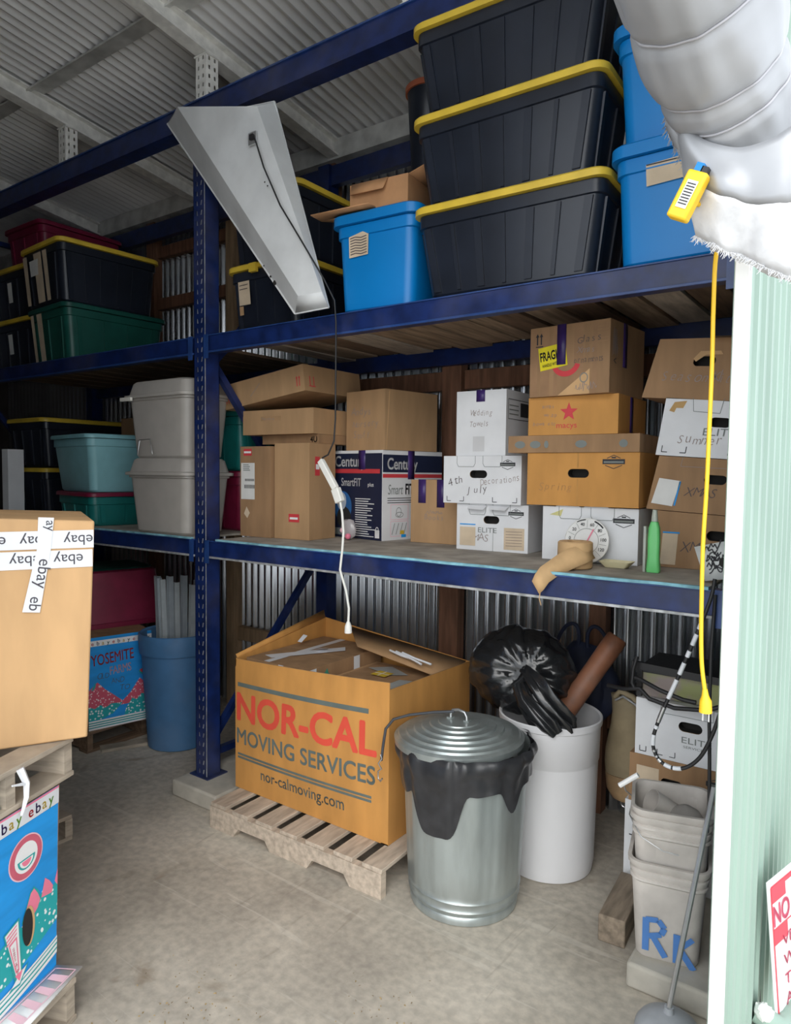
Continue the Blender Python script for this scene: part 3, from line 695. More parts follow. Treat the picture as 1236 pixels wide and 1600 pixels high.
tote('storage_tote', 'dark teal tote on the maroon one behind the flat cartons', -3.38, 3.12, ZL+.361, .34, .52, .36, 0, TEALP, TEALP, ribs=(3, 3))

# =================================================================== LOWER SHELF, RIGHT BAY
# tall brown pair
t, mb, fr, rt, lf = carton('tall_carton', 'tall brown carton with white shipping label, left of the pair', -2.995, 2.675, ZL, .232, .28, .495, 2, KRAFTB)
def ship(mb_):
    print_lines(fr, .025, .36, .09, .40, 4, GRYINK, mb_, .0035, 3)
    for q in range(9): fr.rect(.035+q*.009, .265, .040+q*.009, .285, INK, .0035, mb_); 
    for q in range(8): fr.rect(.04+q*.009, .305, .045+q*.009, .318, INK, .0035, mb_)
paper(t, fr, .008, .205, .112, .405, PAPER, 'shipping_label', draw=ship)
for nm, (a, b, c, d_) in (('red_sticker', (.028, .445, .09, .482)), ('red_sticker', (.015, .0, .016, .001))):
    if b: paper(t, fr, a, b, c, d_, RED, nm, draw=lambda mb_: fr.rect(a+.004, b+.013, c-.004, b+.024, WHT, .0035, mb_))
m2 = MB(); fr.poly([(.03, .125), (.055, .10), (.075, .13), (.05, .165)], PAPERT, .002, m2); m2.build('paper_scrap', t)
done(t, mb)
t, mb, fr, rt, lf = carton('tall_carton', 'tall brown carton with red stickers, right of the pair', -2.752, 2.70, ZL, .238, .225, .510, 4, KRAFT)
for F, a, b, c, d_ in ((fr, .10, .092, .172, .135), (rt, .045, .34, .085, .44)):
    paper(t, F, a, b, c, d_, RED, 'red_sticker', draw=lambda mb_, F=F, a=a, b=b, c=c, d_=d_: F.rect(a+(c-a)*.12, b+(d_-b)*.33, c-(c-a)*.12, b+(d_-b)*.6, WHT, .0035, mb_))
done(t, mb)
t, mb, fr, rt, lf = carton('thin_carton', 'thin brown carton lying on the tall pair under the flat cartons', -2.95, 2.80, ZL+.511, .42, .33, .05, 0, KRAFTB)
fr.text('4U', .365, .008, .042, INK, .02); done(t, mb)
t, mb, fr, rt, lf = carton('flat_carton', 'flat kraft carton lying level below the tilted one', -3.045, 2.74, ZL+.562, .52, .37, .135, 2, KRAFT)
fr.rect(.14, .075, .29, .10, KRAFTD); fr.text('This side up', .145, .08, .02, PENL); done(t, mb)
t, mb, fr, rt, lf = carton('flat_carton', 'flat kraft carton with red arrows tilted on top of the pile', -3.185, 2.73, 2.112, .63, .47, .14, 0, KRAFT)
for X0 in (.02, .575):
    for q in (0, .018): fr.rect(X0+q, .03, X0+q+.006, .075, RED); fr.poly([(X0+q-.004, .072), (X0+q+.010, .072), (X0+q+.003, .085)], RED)
for q in (0, .03): rt.rect(.04+q, .03, .046+q, .08, RED)
rt.rect(.035, .025, .085, .030, RED)
fr.line([(.22, .04), (.30, .10)], .004, PENL)
done(t, mb); t.rotation_euler = (0, math.radians(-7.0), 0)
# car seat carton
t, mb, fr, rt, lf = carton('car_seat_box', 'navy and white printed child seat carton with red stripe', -2.655, 3.028, ZL, .45, .46, .478, -10, WBOX)
NAVY = plain('navy_print', (.012, .018, .05), .5)
fr.rect(.004, .0, .446, .462, NAVY); fr.rect(.004, .355, .430, .378, RED, .0018); fr.text('Century', .06, .392, .082, WHT, .02, sx=.92, off=.002)
fr.text('SmartFIT', .115, .285, .062, WHT, .015, sx=.72, off=.002); fr.text('plus', .335, .285, .03, WHT, 0, off=.002)
for q in range(17): fr.rect(.235, .215-q*.0125, .235+.185*random.uniform(.5, 1), .2195-q*.0125, WHT, .002)
fr.disc(.13, .17, .075, .085, mat('blue_shell', (.03, .14, .38), .5), off=.002); fr.disc(.14, .11, .06, .06, HOLE, off=.0025); fr.disc(.12, .20, .04, .05, plain('photo_grey', (.45, .5, .58)), off=.0028); fr.rect(.06, .012, .2, .05, GRYINK, .002)
fr.rect(.395, .012, .43, .055, WHT, .002); fr.ring(.412, .057, .012, .015, .004, WHT, 12, .002)
rt.rect(.0, .362, .46, .455, NAVY); rt.rect(.0, .333, .46, .353, RED); rt.text('Century', .03, .378, .085, WHT, .02, sx=.8, off=.002)
rt.text('Smart', .035, .245, .075, GRYINK, 0, sx=.62, shear=.2, off=.002); rt.text('FIT', .165, .245, .08, INK, .03, sx=.6, off=.002)
for q in range(3): rt.rect(.035, .222-q*.012, .22, .226-q*.012, INK)
rt.line([(.06, .19), (.19, .19), (.19, .11), (.06, .11), (.06, .19)], .003, PINKL); rt.ring(.12, .15, .02, .025, .003, GRYINK); rt.ring(.125, .135, .03, .015, .003, GRYINK)
rt.line([(.06, .10), (.19, .10), (.19, .02), (.06, .02), (.06, .10)], .003, PINKL)
for q in range(4): rt.line([(.07+q*.03, .03), (.09+q*.03, .09)], .004, GRYINK)
for q in range(20): rt.rect(.22, .21-q*.009, .40, .2125-q*.009, GRYINK, .0012)
rt.rect(.13, .03, .16, .05, YEL, .002); rt.rect(.14, .012, .175, .028, SKYB, .002)
tape(t, fr, .26, .375, .315, .478, PURP); tape(t, rt, .185, .325, .235, .478, PURP)
done(t, mb)
t, mb, fr, rt, lf = carton('cardboard_box', 'large plain brown carton with handwriting on the child seat carton', -2.51, 3.01, ZL+.479, .31, .40, .318, -10, KRAFT)
fr.hand('Andys', .04, .19, .055, PENL); fr.hand('Nursery', .05, .125, .05, PENL); fr.hand('Stuff', .06, .065, .05, PENL)
rt.line([(.01, .0), (.03, .31)], .006, KRAFTP); done(t, mb)
t, mb, fr, rt, lf = carton('cardboard_box', 'small brown carton with two strips of purple tape', -2.085, 3.03, ZL, .275, .22, .325, 3, KRAFT)
tape(t, fr, .045, .205, .09, .327); tape(t, fr, .155, .185, .20, .327); fr.hand('Books', .08, .12, .04, PENL); fr.scrib(.09, .15, .1, .02, PENL, 4, .002); done(t, mb)
# clear bag with a small toy
t = thing('plastic_bag', 'small clear plastic bag with pink toy beside the child seat carton', 'bag', (-2.40, 2.90, ZL))
mb = MB(); mb.ball((0, 0, .055), .05, mat('clear_bag_film', (.75, .72, .74), .15, trans=.5), 10, (1, .5, 1.1), lambda d: 1+.15*noise.noise(d*3)); mb.build('bag', t)
mb = MB(); mb.ball((.02, -.028, .02), .016, PINK, 8); mb.ball((-.02, -.026, .05), .014, PINKL, 8); mb.build('toy', t)
# white column
def tabs(fr, w, h):
    for c in (.28, .62): fr.line([(w*(c-.10), h), (w*(c-.10), h-.035), (w*(c-.08), h-.05), (w*(c+.12), h-.05), (w*(c+.14), h-.035), (w*(c+.14), h)], .0022, GRYINK)
def corners(fr, x0, x1, y0, y1, s=.022):
    for x, sx in ((x0, 1), (x1, -1)): fr.line([(x, y0+s), (x, y0), (x+sx*s, y0)], .003, INK)
gb = 'white file boxes on the lower shelf'
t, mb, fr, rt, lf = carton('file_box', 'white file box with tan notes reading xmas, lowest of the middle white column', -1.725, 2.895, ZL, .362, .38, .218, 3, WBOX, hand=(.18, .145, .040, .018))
tabs(fr, .36, .218); bankers_logo(fr, .265, .178, .075)
fr.text('ELITE', .11, .085, .034, GRYINK, 0, sx=1.25); fr.hand('XMAS', .05, .045, .05, PENL); fr.line([(.19, .0), (.19, .11)], .002, GRYINK)
paper(t, fr, .018, .02, .10, .108, PAPERT, 'tan_note', draw=lambda mb_: fr.hand('XMAS', .02, .05, .03, PENL, mb=mb_)); paper(t, fr, .245, .012, .345, .112, PAPERT, 'tan_note', draw=lambda mb_: [fr.line([(.255, .03+.013*q), (.335, .032+.013*q)], .002, PENL, .004, mb_) for q in range(6)])
m2 = MB(); fr.rect(.018, .118, .10, .123, SKYB, .002, m2); m2.build('blue_tape', t)
for q in (.06, .17): 
    m2 = MB(); m2.add([(q, -.002, .212), (q+.10, -.002, .212), (q+.09, -.035, .192), (q+.01, -.03, .195)], [(0, 1, 2, 3)], WBOX); m2.build('torn_flap', t)
done(t, mb)
t, mb, fr, rt, lf = carton('file_box', 'white file box with handwritten July decorations note, middle of the white column', -1.79, 2.875, ZL+.2195, .40, .40, .222, 2, WBOX, hand=(.185, .137, .045, .018))
tabs(fr, .40, .222); bankers_logo(fr, .295, .182, .075); fr.hand('4th', .03, .075, .055, PEN, .3); fr.hand('July', .13, .045, .05, PEN, .1); fr.hand('Decorations', .195, .085, .045, PENL, .12, .72)
corners(fr, .02, .11, .01, .05); corners(fr, .26, .38, .01, .05); done(t, mb)
t, mb, fr, rt, lf = carton('cardboard_box', 'tall white carton with purple tape and handwriting, top of the white column', -1.735, 2.895, ZL+.4425, .258, .26, .302, 1, WBOX)
tape(t, fr, .105, .25, .15, .304); fr.hand('Wedding', .07, .185, .04, PENL, sx=.75); fr.hand('Towels', .07, .135, .04, PENL, sx=.75); fr.rect(.09, .02, .15, .09, plain('grey_tape_mark', (.6, .6, .61)))
rt.line([(.02, .26), (.24, .26), (.24, .17), (.02, .17), (.02, .26)], .003, INK); rt.rect(.15, .185, .24, .25, INK)
for q in range(3): rt.rect(.03, .19+q*.02, .13, .195+q*.02, GRYINK)
done(t, mb)
# orange column
t, mb, fr, rt, lf = carton('file_box', 'white file box behind the dial thermometer and tan roll', -1.243, 2.80, ZL, .40, .40, .225, 1.5, WBOX)
tabs(fr, .40, .225); bankers_logo(fr, .30, .175, .085); fr.poly([(.03, .19), (.09, .215), (.08, .185)], plain('yellow_stain', (.62, .58, .25)))
for q in (.06, .18): 
    m2 = MB(); m2.box(q, -.004, .2255, q+.10, .10, .2285, WBOX); m2.build('lid_tab', t)
done(t, mb)
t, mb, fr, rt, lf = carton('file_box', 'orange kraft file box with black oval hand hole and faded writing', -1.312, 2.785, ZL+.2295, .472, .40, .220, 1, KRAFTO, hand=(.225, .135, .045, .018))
bankers_logo(fr, .325, .182, .09); fr.hand('Spring', .05, .065, .045, mat('faded_writing', (.42, .22, .08), .8), sx=1); fr.rect(.220, .0, .226, .112, mat('seam_line', (.50, .25, .07), .8), .0012); fr.rect(.220, .158, .226, .22, mat('seam_line', (.50, .25, .07), .8), .0012); done(t, mb)
t, mb, fr, rt, lf = carton('thin_carton', 'thin kraft carton with smudged symbols between the orange boxes', -1.40, 2.775, ZL+.4505, .56, .42, .072, 1, KRAFTB)
for q, a in ((.03, .05), (.10, .05), (.165, .02), (.30, .05), (.48, .035)): fr.disc(q+a/2, .034, a/2, .016, GRYINK, 10)
done(t, mb)
t, mb, fr, rt, lf = carton('cardboard_box', 'kraft carton with a printed red star', -1.31, 2.78, ZL+.5235, .385, .36, .158, 0, KRAFTO)
st = []
for k in range(10):
    r_ = .040 if k % 2 == 0 else .0165; a = PI/2+k*PI/5; st.append((.18+r_*math.cos(a), .093+r_*math.sin(a)))
fr.poly(st, RED); fr.text('macys', .125, .028, .034, RED, 0, sx=1.1); fr.hand('xmas', .06, .11, .025, PENL); fr.hand('wrap', .07, .075, .025, PENL); fr.hand('bows etc', .02, .04, .024, PENL)
tape(t, rt, .14, .01, .18, .156); done(t, mb)
t, mb, fr, rt, lf = carton('cardboard_box', 'brown carton with yellow FRAGILE sticker and purple tape', -1.30, 2.765, ZL+.6825, .352, .34, .286, -5, KRAFTB)
for q, (a, b) in enumerate(((0, .035), (.05, .09), (.11, .125), (.20, .24), (.28, .30))): fr.rect(a, .004, b, .282, mat('darker_print', (.33, .19, .10), .8), .0009)
fr.ring(.165, .135, .065, .06, .022, RED, 14, .0016, PI*1.08, PI*1.92); fr.poly([(.13, .0), (.27, .10), (.27, .0)], KRAFTP, .0013)
fr.text('!!', .028, .205, .0001, INK)
for q in (.03, .048): fr.rect(q, .215, q+.006, .25, INK); fr.poly([(q-.005, .247), (q+.011, .247), (q+.003, .262)], INK)
fr.rect(.026, .205, .06, .209, INK); fr.hand('Glass', .21, .205, .04, PEN); fr.hand('Xmas', .21, .165, .035, PENL); fr.hand('ornaments', .20, .125, .035, PEN, sx=.7); fr.ring(.245, .065, .018, .02, .004, GRYINK); fr.scrib(.21, .01, .09, .04, PENL, 8, .002)
for q in range(6): fr.rect(.285, .20+q*.013, .345, .204+q*.013, mat('darker_print', (.33, .19, .10), .8))
m2 = MB(); c_ = .12; 
def rp(x, y): a = .13; return (.05+x*math.cos(a)-y*math.sin(a), .105+x*math.sin(a)+y*math.cos(a))
fr.poly([rp(0, 0), rp(.125, 0), rp(.125, .095), rp(0, .095)], mat('yellow_sticker', (.80, .68, .02), .5), .0022, m2)
fr.text('FRAGILE', *rp(.004, .038), .052, INK, .03, .13, .56, off=.003, mb=m2); fr.text('HANDLE WITH CARE', *rp(.012, .012), .018, INK, .02, .13, .6, off=.003, mb=m2); m2.build('fragile_sticker', t)
tape(t, fr, .125, .125, .165, .288, off=.004); rt.text('<', .03, .11, .05, INK); rt.scrib(.02, .14, .05, .13, PENL, 4, .003); tape(t, rt, .12, .11, .16, .287); done(t, mb)
# thermometer dial
t = thing('dial_thermometer', 'white round dial thermometer with red needle behind the tan roll', 'thermometer', (-1.03, 2.755, ZL), 0)
mb = MB(); mb.M = Matrix.Translation((0, 0, .092)) @ Matrix.Rotation(math.radians(82), 4, 'X')
mb.lathe([(.089, -.006), (.092, .0), (.092, .008), (.088, .010), (.0885, .008), (.0, .008)], plain('dial_white', (.80, .80, .78), .4), n=48); mb.M = None; mb.build('case', t)
m2 = MB(); fd = Face((0, -.0095, .092), (1, 0, 0), (0, .14, .99), (0, -1, 0), m2)
for k, tx in enumerate(('-20', '0', '20', '40', '60', '80', '100', '120')):
    a = math.radians(205-k*33); fd.text(tx, .070*math.cos(a), .070*math.sin(a)-.006, .018, INK, .01, align='CENTER')
    b = a-math.radians(16); fd.line([(.055*math.cos(b), .055*math.sin(b)), (.085*math.cos(b), .085*math.sin(b))], .0012, GRYINK)
fd.ring(0, 0, .052, .052, .0015, GRYINK, 32); fd.ring(0, 0, .089, .089, .006, INK, 10, .0016, math.radians(40), math.radians(70)); fd.ring(0, 0, .089, .089, .004, INK, 8, .0016, math.radians(95), math.radians(120))
m2.build('dial_print', t)
m2 = MB(); fd2 = Face((0, -.0095, .092), (1, 0, 0), (0, .14, .99), (0, -1, 0), m2); fd2.line([(0, -.01), (.028, .050)], .005, PINK, .003); m2.build('needle', t)
# tan masking-paper roll with hanging tail
t = thing('paper_roll', 'tan masking paper roll with a loose tail hanging over the shelf edge', 'roll', (-1.02, 2.605, 1.4035))
mb = MB(); mb.lathe([(.0, .0), (.062, 0), (.066, .004), (.067, .05), (.066, .098), (.060, .103), (.03, .102), (.03, .07), (0, .07)], TAN, caps=(False, False)); mb.build('roll', t)
m2 = MB(); L_ = []
for k, (x_, y_, z_, w_) in enumerate(((.066, -.01, .07, .035), (.05, -.055, .060, .040), (.02, -.085, .045, .042), (-.005, -.12, .026, .040), (-.025, -.155, .008, .036), (-.045, -.180, -.012, .036), (-.062, -.187, -.04, .036), (-.075, -.190, -.062, .030))):
    L_.append((V(x_+w_*.5, y_, z_-w_*.75), V(x_-w_*.5, y_, z_+w_*.75)))
m2.loft([[a, a.lerp(b, .5), b] for a, b in L_], TAN, (False, False), True, False)
m2.build('tail', t, solid=.0025); m2 = MB(); m2.tube([(-.055, -.192, -.075), (-.058, -.194, -.10), (-.05, -.194, -.125)], .0018, TAN, 5); m2.build('thread', t)
# tray
t = thing('foam_tray', 'small cream tray beside the tan roll', 'tray', (-.895, 2.72, ZL))
mb = MB(); CR = plain('cream_plastic', (.72, .66, .42), .6); mb.loft([rr(.08, .05, .008, 0), rr(.12, .085, .012, .022), rr(.122, .087, .012, .024), rr(.112, .076, .012, .022), rr(.076, .046, .008, .003)], CR, (True, True)); mb.build('tray', t)
# green bottle
t = thing('glue_bottle', 'flat green bottle with clear cap standing at the shelf edge', 'bottle', (-.742, 2.67, ZL))
mb = MB(); G = mat('green_liquid_bottle', (.16, .62, .20), .35, var=.05); cl = mat('clear_plastic_part', (.55, .6, .52), .25, trans=.35)
mb.loft([rr(.046, .03, .010, 0), rr(.050, .033, .012, .01), rr(.042, .030, .011, .06), rr(.044, .030, .011, .12), rr(.040, .030, .011, .165), rr(.026, .024, .009, .188)], G); mb.build('body', t)
mb = MB(); mb.loft([rr(.024, .022, .008, .189), rr(.020, .020, .008, .21), rr(.016, .016, .006, .232)], cl); mb.build('cap', t)
mb = MB(); mb.box(-.036, -.012, .0, -.027, .012, .17, cl); mb.build('side_grip', t)
# right-hand leaning column
def col(name, label, z, P, m, hand, cat='box'):
    return carton(name, label, -.83, 2.86, z, .34, .38, .20, 0, m, hand=hand, corners=P)
t, mb, fr, rt, lf = col('file_box', 'brown file box reading xmas standing on the shelf, lowest of the leaning stack', ZL, (0, 0, .222, .205, .03, .045, .36, .375), KRAFTB, (.235, .125, .04, .018))
fr.hand('XMAS', .10, .06, .055, PEN); paper(t, fr, .03, .01, .09, .12, PAPERT, 'paper_note', off=.003); m2 = MB(); fr.rect(.03, .121, .095, .126, SKYB, .003, m2); m2.build('blue_tape', t); done(t, mb)
t, mb, fr, rt, lf = col('file_box', 'brown file box with cream note reading xmas, second of the leaning stack', ZL+.001, (.226, .208, .436, .413, 0, .045, .34, .385), KRAFTB, (.225, .125, .04, .017))
fr.hand('XMAS', .125, .06, .05, PEN); paper(t, fr, .018, .02, .10, .115, PAPER, 'paper_note', off=.003, rot=-.08); m2 = MB(); fr.rect(.10, .02, .106, .11, SKYB, .003, m2); m2.build('blue_tape', t)
fr.line([(.09, .2), (.09, .165), (.26, .165)], .002, PENL); done(t, mb)
t, mb, fr, rt, lf = col('file_box', 'white file box with brown stain reading summer, third of the leaning stack', ZL+.001, (.440, .416, .662, .624, .03, .065, .37, .395), WBOX, (.215, .125, .038, .017))
fr.text('ELITE', .155, .075, .036, GRYINK, 0, sx=1.4); fr.hand('Summer', .07, .045, .045, PENL); corners(fr, .02, .11, .012, .04); corners(fr, .26, .33, .012, .04)
fr.poly([(.02, .155), (.035, .185), (.08, .19), (.07, .165), (.045, .165), (.04, .150)], mat('brown_stain', (.48, .30, .12), .8)); fr.line([(.10, .20), (.11, .155), (.205, .15), (.21, .20)], .002, GRYINK); done(t, mb)
t, mb, fr, rt, lf = col('file_box', 'brown file box with torn hand hole, topmost of the leaning stack', ZL+.001, (.668, .630, .890, .862, -.03, .035, .37, .42), KRAFTB, (.165, .125, .035, .016))
fr.hand('Seasonal', .045, .06, .05, PENL, sx=.8); fr.hand('Kitchen', .20, .06, .05, PENL, sx=.8)
m2 = MB(); fr.poly([(.125, .135), (.14, .16), (.20, .162), (.21, .15), (.16, .148), (.135, .125)], KRAFTP, .0025, m2); m2.build('torn_edge', t); m2 = MB(); m2.add([(.22, -.002, .883), (.42, -.002, .868), (.42, -.05, .855), (.24, -.04, .868)], [(0, 1, 2, 3)], KRAFTB); m2.build('flap', t); done(t, mb)
# patterned white card
t = thing('printed_card', 'white card with black scribble pattern leaning at the right shelf end', 'card', (-.53, 2.535, ZL))
mb = MB(); P4 = [(.0, -.01, .005), (.075, -.01, .02), (.085, .02, .15), (-.045, .02, .115)]
mb.add(P4, [(0, 1, 2, 3)], plain('card_white', (.66, .68, .66))); mb.build('card', t, solid=.003)
m2 = MB(); fc = Face((-.0, -.013, .005), (.9, 0, .17), (-.15, .25, 1), (0, -1, .2), m2)
for k in range(9): 
    rnd = random.Random(k+40); fc.scrib(rnd.uniform(.0, .03), rnd.uniform(.02, .11), .05, .03, INK, k+2, .004, 7)
fc.disc(.066, .055, .013, .016, HOLE, 12, .003); m2.build('scribbles', t)

# =================================================================== FLOOR, RIGHT BAY
def pallet(x, y, z, w, d, lb, yaw=0, nb=7, h=.125, m=WOODP, notch=True, group='wooden pallets', slim=False):
    """boards run along local y, stringers along local x"""
    t = thing('wooden_pallet', lb, 'pallet', (x, y, z), math.radians(yaw), group)
    rnd = random.Random(lb); bt_ = .018
    bw = w/(nb*1.42)
    for k in range(nb):
        xx = (w-bw)*k/(nb-1); mb = MB(); o0 = rnd.uniform(0, .012)
        mb.hexa([(xx, o0, h-bt_), (xx+bw, o0+rnd.uniform(-.006, .006), h-bt_), (xx+bw, d, h-bt_), (xx, d, h-bt_), (xx, o0, h), (xx+bw, o0, h), (xx+bw, d, h), (xx, d, h)], m); mb.build('top_board', t, bevel=.002)
    for k in range(3):
        yy = (d-.038)*k/2+.004; mb = MB()
        if notch:
            z0, z1, zn = .0, h-bt_, .045
            X = [0, .16*w, .19*w, .36*w, .39*w, .61*w, .64*w, .81*w, .84*w, w]; Z0 = [z0, z0, zn, zn, z0, z0, zn, zn, z0, z0]
            for i in range(len(X)-1):
                mb.hexa([(X[i], yy, Z0[i]), (X[i+1], yy, Z0[i+1]), (X[i+1], yy+.036, Z0[i+1]), (X[i], yy+.036, Z0[i]), (X[i], yy, z1), (X[i+1], yy, z1), (X[i+1], yy+.036, z1), (X[i], yy+.036, z1)], m)
        else: mb.box(0, yy, bt_+.001, w, yy+.036, h-bt_-.001, m)
        mb.build('stringer', t)
    if not notch:
        for k in range(3):
            xx = (w-.09)*k/2; mb = MB(); mb.box(xx, 0, 0, xx+.09, d, bt_, m); mb.build('bottom_board', t)
    return t
pallet(-2.72, 2.225, 0.0005, 1.04, .98, 'weathered wooden pallet under the moving box', 1.5)

BX, BY, BZ, BW, BD, BH = -2.755, 2.425, .127, .985, .70, .705
t = thing('moving_box', 'large open orange moving box with red and grey printing on a pallet', 'box', (BX, BY, BZ), 0)
mb = MB(); T = .006; K = KRAFTO
def bulge(a, b, amt): return -amt*math.sin(PI*a)*math.sin(PI*min(1, b))
# front wall as a gently bulged grid
n1, n2 = 24, 16
def frontp(a, b, off=0):
    ht = BH*(1-.045*(1-a)+.03*a*a)
    return V(a*BW, bulge(a, b, .018)-off, b*ht)
def grid(fn, m, n1=n1, n2=n2):
    vs = [fn(i/n1, j/n2) for j in range(n2+1) for i in range(n1+1)]
    mb.add(vs, [(j*(n1+1)+i, j*(n1+1)+i+1, (j+1)*(n1+1)+i+1, (j+1)*(n1+1)+i) for j in range(n2) for i in range(n1)], m, True)
grid(lambda a, b: frontp(a, b), K); grid(lambda a, b: frontp(a, b, -T), KRAFTD)
grid(lambda a, b: V(BW+.012*math.sin(PI*a)*math.sin(PI*b), a*BD, b*BH*(.985-.03*a)), K); grid(lambda a, b: V(BW-T, a*BD, b*BH*(.985-.03*a)), KRAFTD)
mb.box(0, 0, 0, BW, BD, .005, K)
mb.hexa([(0, 0, 0), (T, 0, 0), (T, BD, 0), (0, BD, 0), (0, 0, BH*.955), (T, 0, BH*.955), (T, BD, BH*1.10), (0, BD, BH*1.10)], K)
mb.hexa([(0, BD-T, 0), (BW, BD-T, 0), (BW, BD, 0), (0, BD, 0), (0, BD-T, BH*1.10), (BW, BD-T, BH*.955), (BW, BD, BH*.955), (0, BD, BH*1.10)], K)
GG = mat('grey_green_print', (.12, .15, .14), .8)
class Curved(Face):
    def p(s, x, y, off=.001): return frontp(x/BW, y/BH/1.0, off)
fc = Curved((0, 0, 0), (1, 0, 0), (0, 0, 1), (0, -1, 0), mb)
def strip(x0, x1, y0, y1, m):
    N_ = 20
    for k in range(N_): fc.rect(x0+(x1-x0)*k/N_, y0, x0+(x1-x0)*(k+1)/N_, y1, m)
strip(.02, .875, .558, .580, GG); strip(.02, .895, .166, .178, GG); strip(.02, .895, .184, .196, GG)
fc.text('NOR-CAL', .004, .378, .208, ORED, .030, sx=1.0); fc.text('MOVING SERVICES', .008, .250, .116, GG, .018, sx=.94)
fc.text('nor-calmoving.com', .19, .090, .083, GG, .006, sx=.86)
fr_ = Face((BW+.012, 0, 0), (0, 1, 0), (0, 0, 1), (1, 0, 0), mb); fr_.rect(.12, .33, .30, .34, INK, .004)
mb.build('body', t)
def flap(P, m=K, nm='flap', th=.005):
    m2 = MB(); m2.add(P, [(0, 1, 2, 3)], m); return m2.build(nm, t, solid=th)
flap([(.003, .01, BH*.957), (.003, BD-.01, BH*1.102), (-.012, BD-.005, BH*1.16), (-.02, .02, BH*.975)])
flap([(.20, BD-.012, BH*1.06), (BW-.02, BD-.012, BH*.955), (BW-.02, BD-.24, BH*.90), (.45, BD-.26, BH*1.02)], KRAFTD)
m2 = MB(); 
for (a, b) in ((.62, .05), (.66, .09), (.70, .06)): m2.tube([(a, BD-.20, BH*1.0+.008), (a+.09, BD-.22, BH*.985+.008), (a+.19, BD-.16-b, BH*.965+.008)], .006, TAPEW, 5)
m2.build('tape_shred', t); 
m2 = MB(); m2.add([(.07, BD*.55, BH*.99), (.10, BD*.55, BH*.99), (.10, BD*.62, BH*1.03), (.07, BD*.62, BH*1.035)], [(0, 1, 2, 3)], TAPEW); m2.build('tape', t)
# cartons inside the moving box (things of their own)
def inner(lb, x, y, w, d, h, z0, m, yaw=0, tp=True):
    q, mb_, fr, rt, lf = carton('cardboard_box', lb, BX+x, BY+y, BZ+.006+z0, w, d, h, yaw, m)
    if tp:
        m2 = MB(); f2 = Face((0, 0, h), (1, 0, 0), (0, 1, 0), (0, 0, 1), m2); f2.rect(w*.3, 0, w*.3+.04, d, TAPEW, .002); m2.build('tape', q)
        m2 = MB(); fr.rect(w*.55, h-.09, w*.55+.035, h, TAPEW, .002, m2); m2.build('tape', q)
    return q, mb_, fr, rt
q, m_, fr, rt = inner('worn carton taped with torn plastic, inside the moving box on the left',   .03, .05, .42, .60, .668, 0, KRAFTB); 
rt.rect(.02, .59, .07, .665, TAPEW, .002); rt.rect(.36, .59, .41, .665, TAPEW, .002); rt.poly([(.10, .60), (.15, .65), (.17, .60)], mat('green_print', (.05, .28, .2), .6), .002)
m_.build('body', q)
m2 = MB(); rnd = random.Random(2)
m2.add([(.05, .08, .672), (.12, .06, .672), (.33, .40, .674), (.28, .46, .674)], [(0, 1, 2, 3)], TAPEW); m2.add([(.20, .30, .68), (.26, .28, .70), (.28, .33, .695), (.22, .36, .68)], [(0, 1, 2, 3)], TAPEW)
m2.build('torn_plastic', q)
q, m_, fr, rt = inner('open carton with yellow sticker inside the moving box on the right', .46, .10, .42, .50, .60, 0, KRAFT, 0, False)
f2 = Face((0, 0, .60), (1, 0, 0), (0, 1, 0), (0, 0, 1), m_); f2.rect(.02, .02, .40, .48, KRAFTB, .0007)
m_.build('body', q)
m2 = MB(); f2.rect(.14, .26, .23, .34, YEL, .010, m2); f2.line([(.14, .30), (.23, .30)], .006, WHT, .011, m2); f2.line([(.185, .26), (.185, .34)], .006, WHT, .011, m2); m2.build('yellow_sticker', q)
m2 = MB(); f2.poly([(.05, .36), (.22, .31), (.30, .37), (.14, .45)], mat('grey_film', (.38, .40, .40), .3), .006, m2); f2.poly([(.30, .10), (.40, .16), (.38, .30), (.31, .28)], mat('grey_film', (.38, .40, .40), .3), .006, m2); m2.build('plastic_film', q)
m2 = MB(); f2.poly([(.14, .03), (.30, .03), (.31, .09), (.15, .10)], PAPER, .006, m2); m2.build('paper', q)
t2 = thing('tape_coil', 'coil of white strap standing in the moving box', 'tape roll', (BX+.56, BY+.055, BZ+.012+.59))
mb = MB(); mb.tube([(.045*math.cos(a), .004*a, .045*math.sin(a)+.02) for a in [PI*2*k/18 for k in range(17)]], .010, TAPEW, 6); mb.build('coil', t2, angle=80)
m2 = MB(); m2.box(-.02, -.0, -.62+.02, .02, .02, -.03, KRAFTD); m2.build('core', t2)

# galvanised can
t = thing('trash_can', 'galvanised steel trash can lined with a black bag and closed with a round lid', 'trash can', (-1.43, 2.50, 0))
mb = MB(); prof = [(.215, 0), (.222, .004), (.224, .03), (.219, .036), (.226, .05), (.231, .058), (.226, .066), (.228, .086), (.234, .094), (.229, .103), (.232, .12)]
rings = []; N_ = 144
for k, (r, z) in enumerate(prof+[(.236, .18), (.243, .32), (.250, .48), (.255, .60), (.258, .655), (.263, .66), (.263, .668)]):
    fl = 0 if z < .12 or z > .64 else .0022
    rings.append([((r+fl*math.copysign(min(1, abs(math.sin(12*a)*2.5)), math.sin(12*a)))*math.cos(a), (r+fl*math.copysign(min(1, abs(math.sin(12*a)*2.5)), math.sin(12*a)))*math.sin(a), z) for a in [2*PI*i/N_ for i in range(N_)]])
mb.loft(rings, GALV, (True, False)); mb.build('body', t, angle=50)
mb = MB(); lz = .685
tx = Matrix.Translation((-.028, -.01, lz)) @ Matrix.Rotation(math.radians(-1.5), 4, 'Y') @ Matrix.Diagonal((.955, .955, 1, 1))
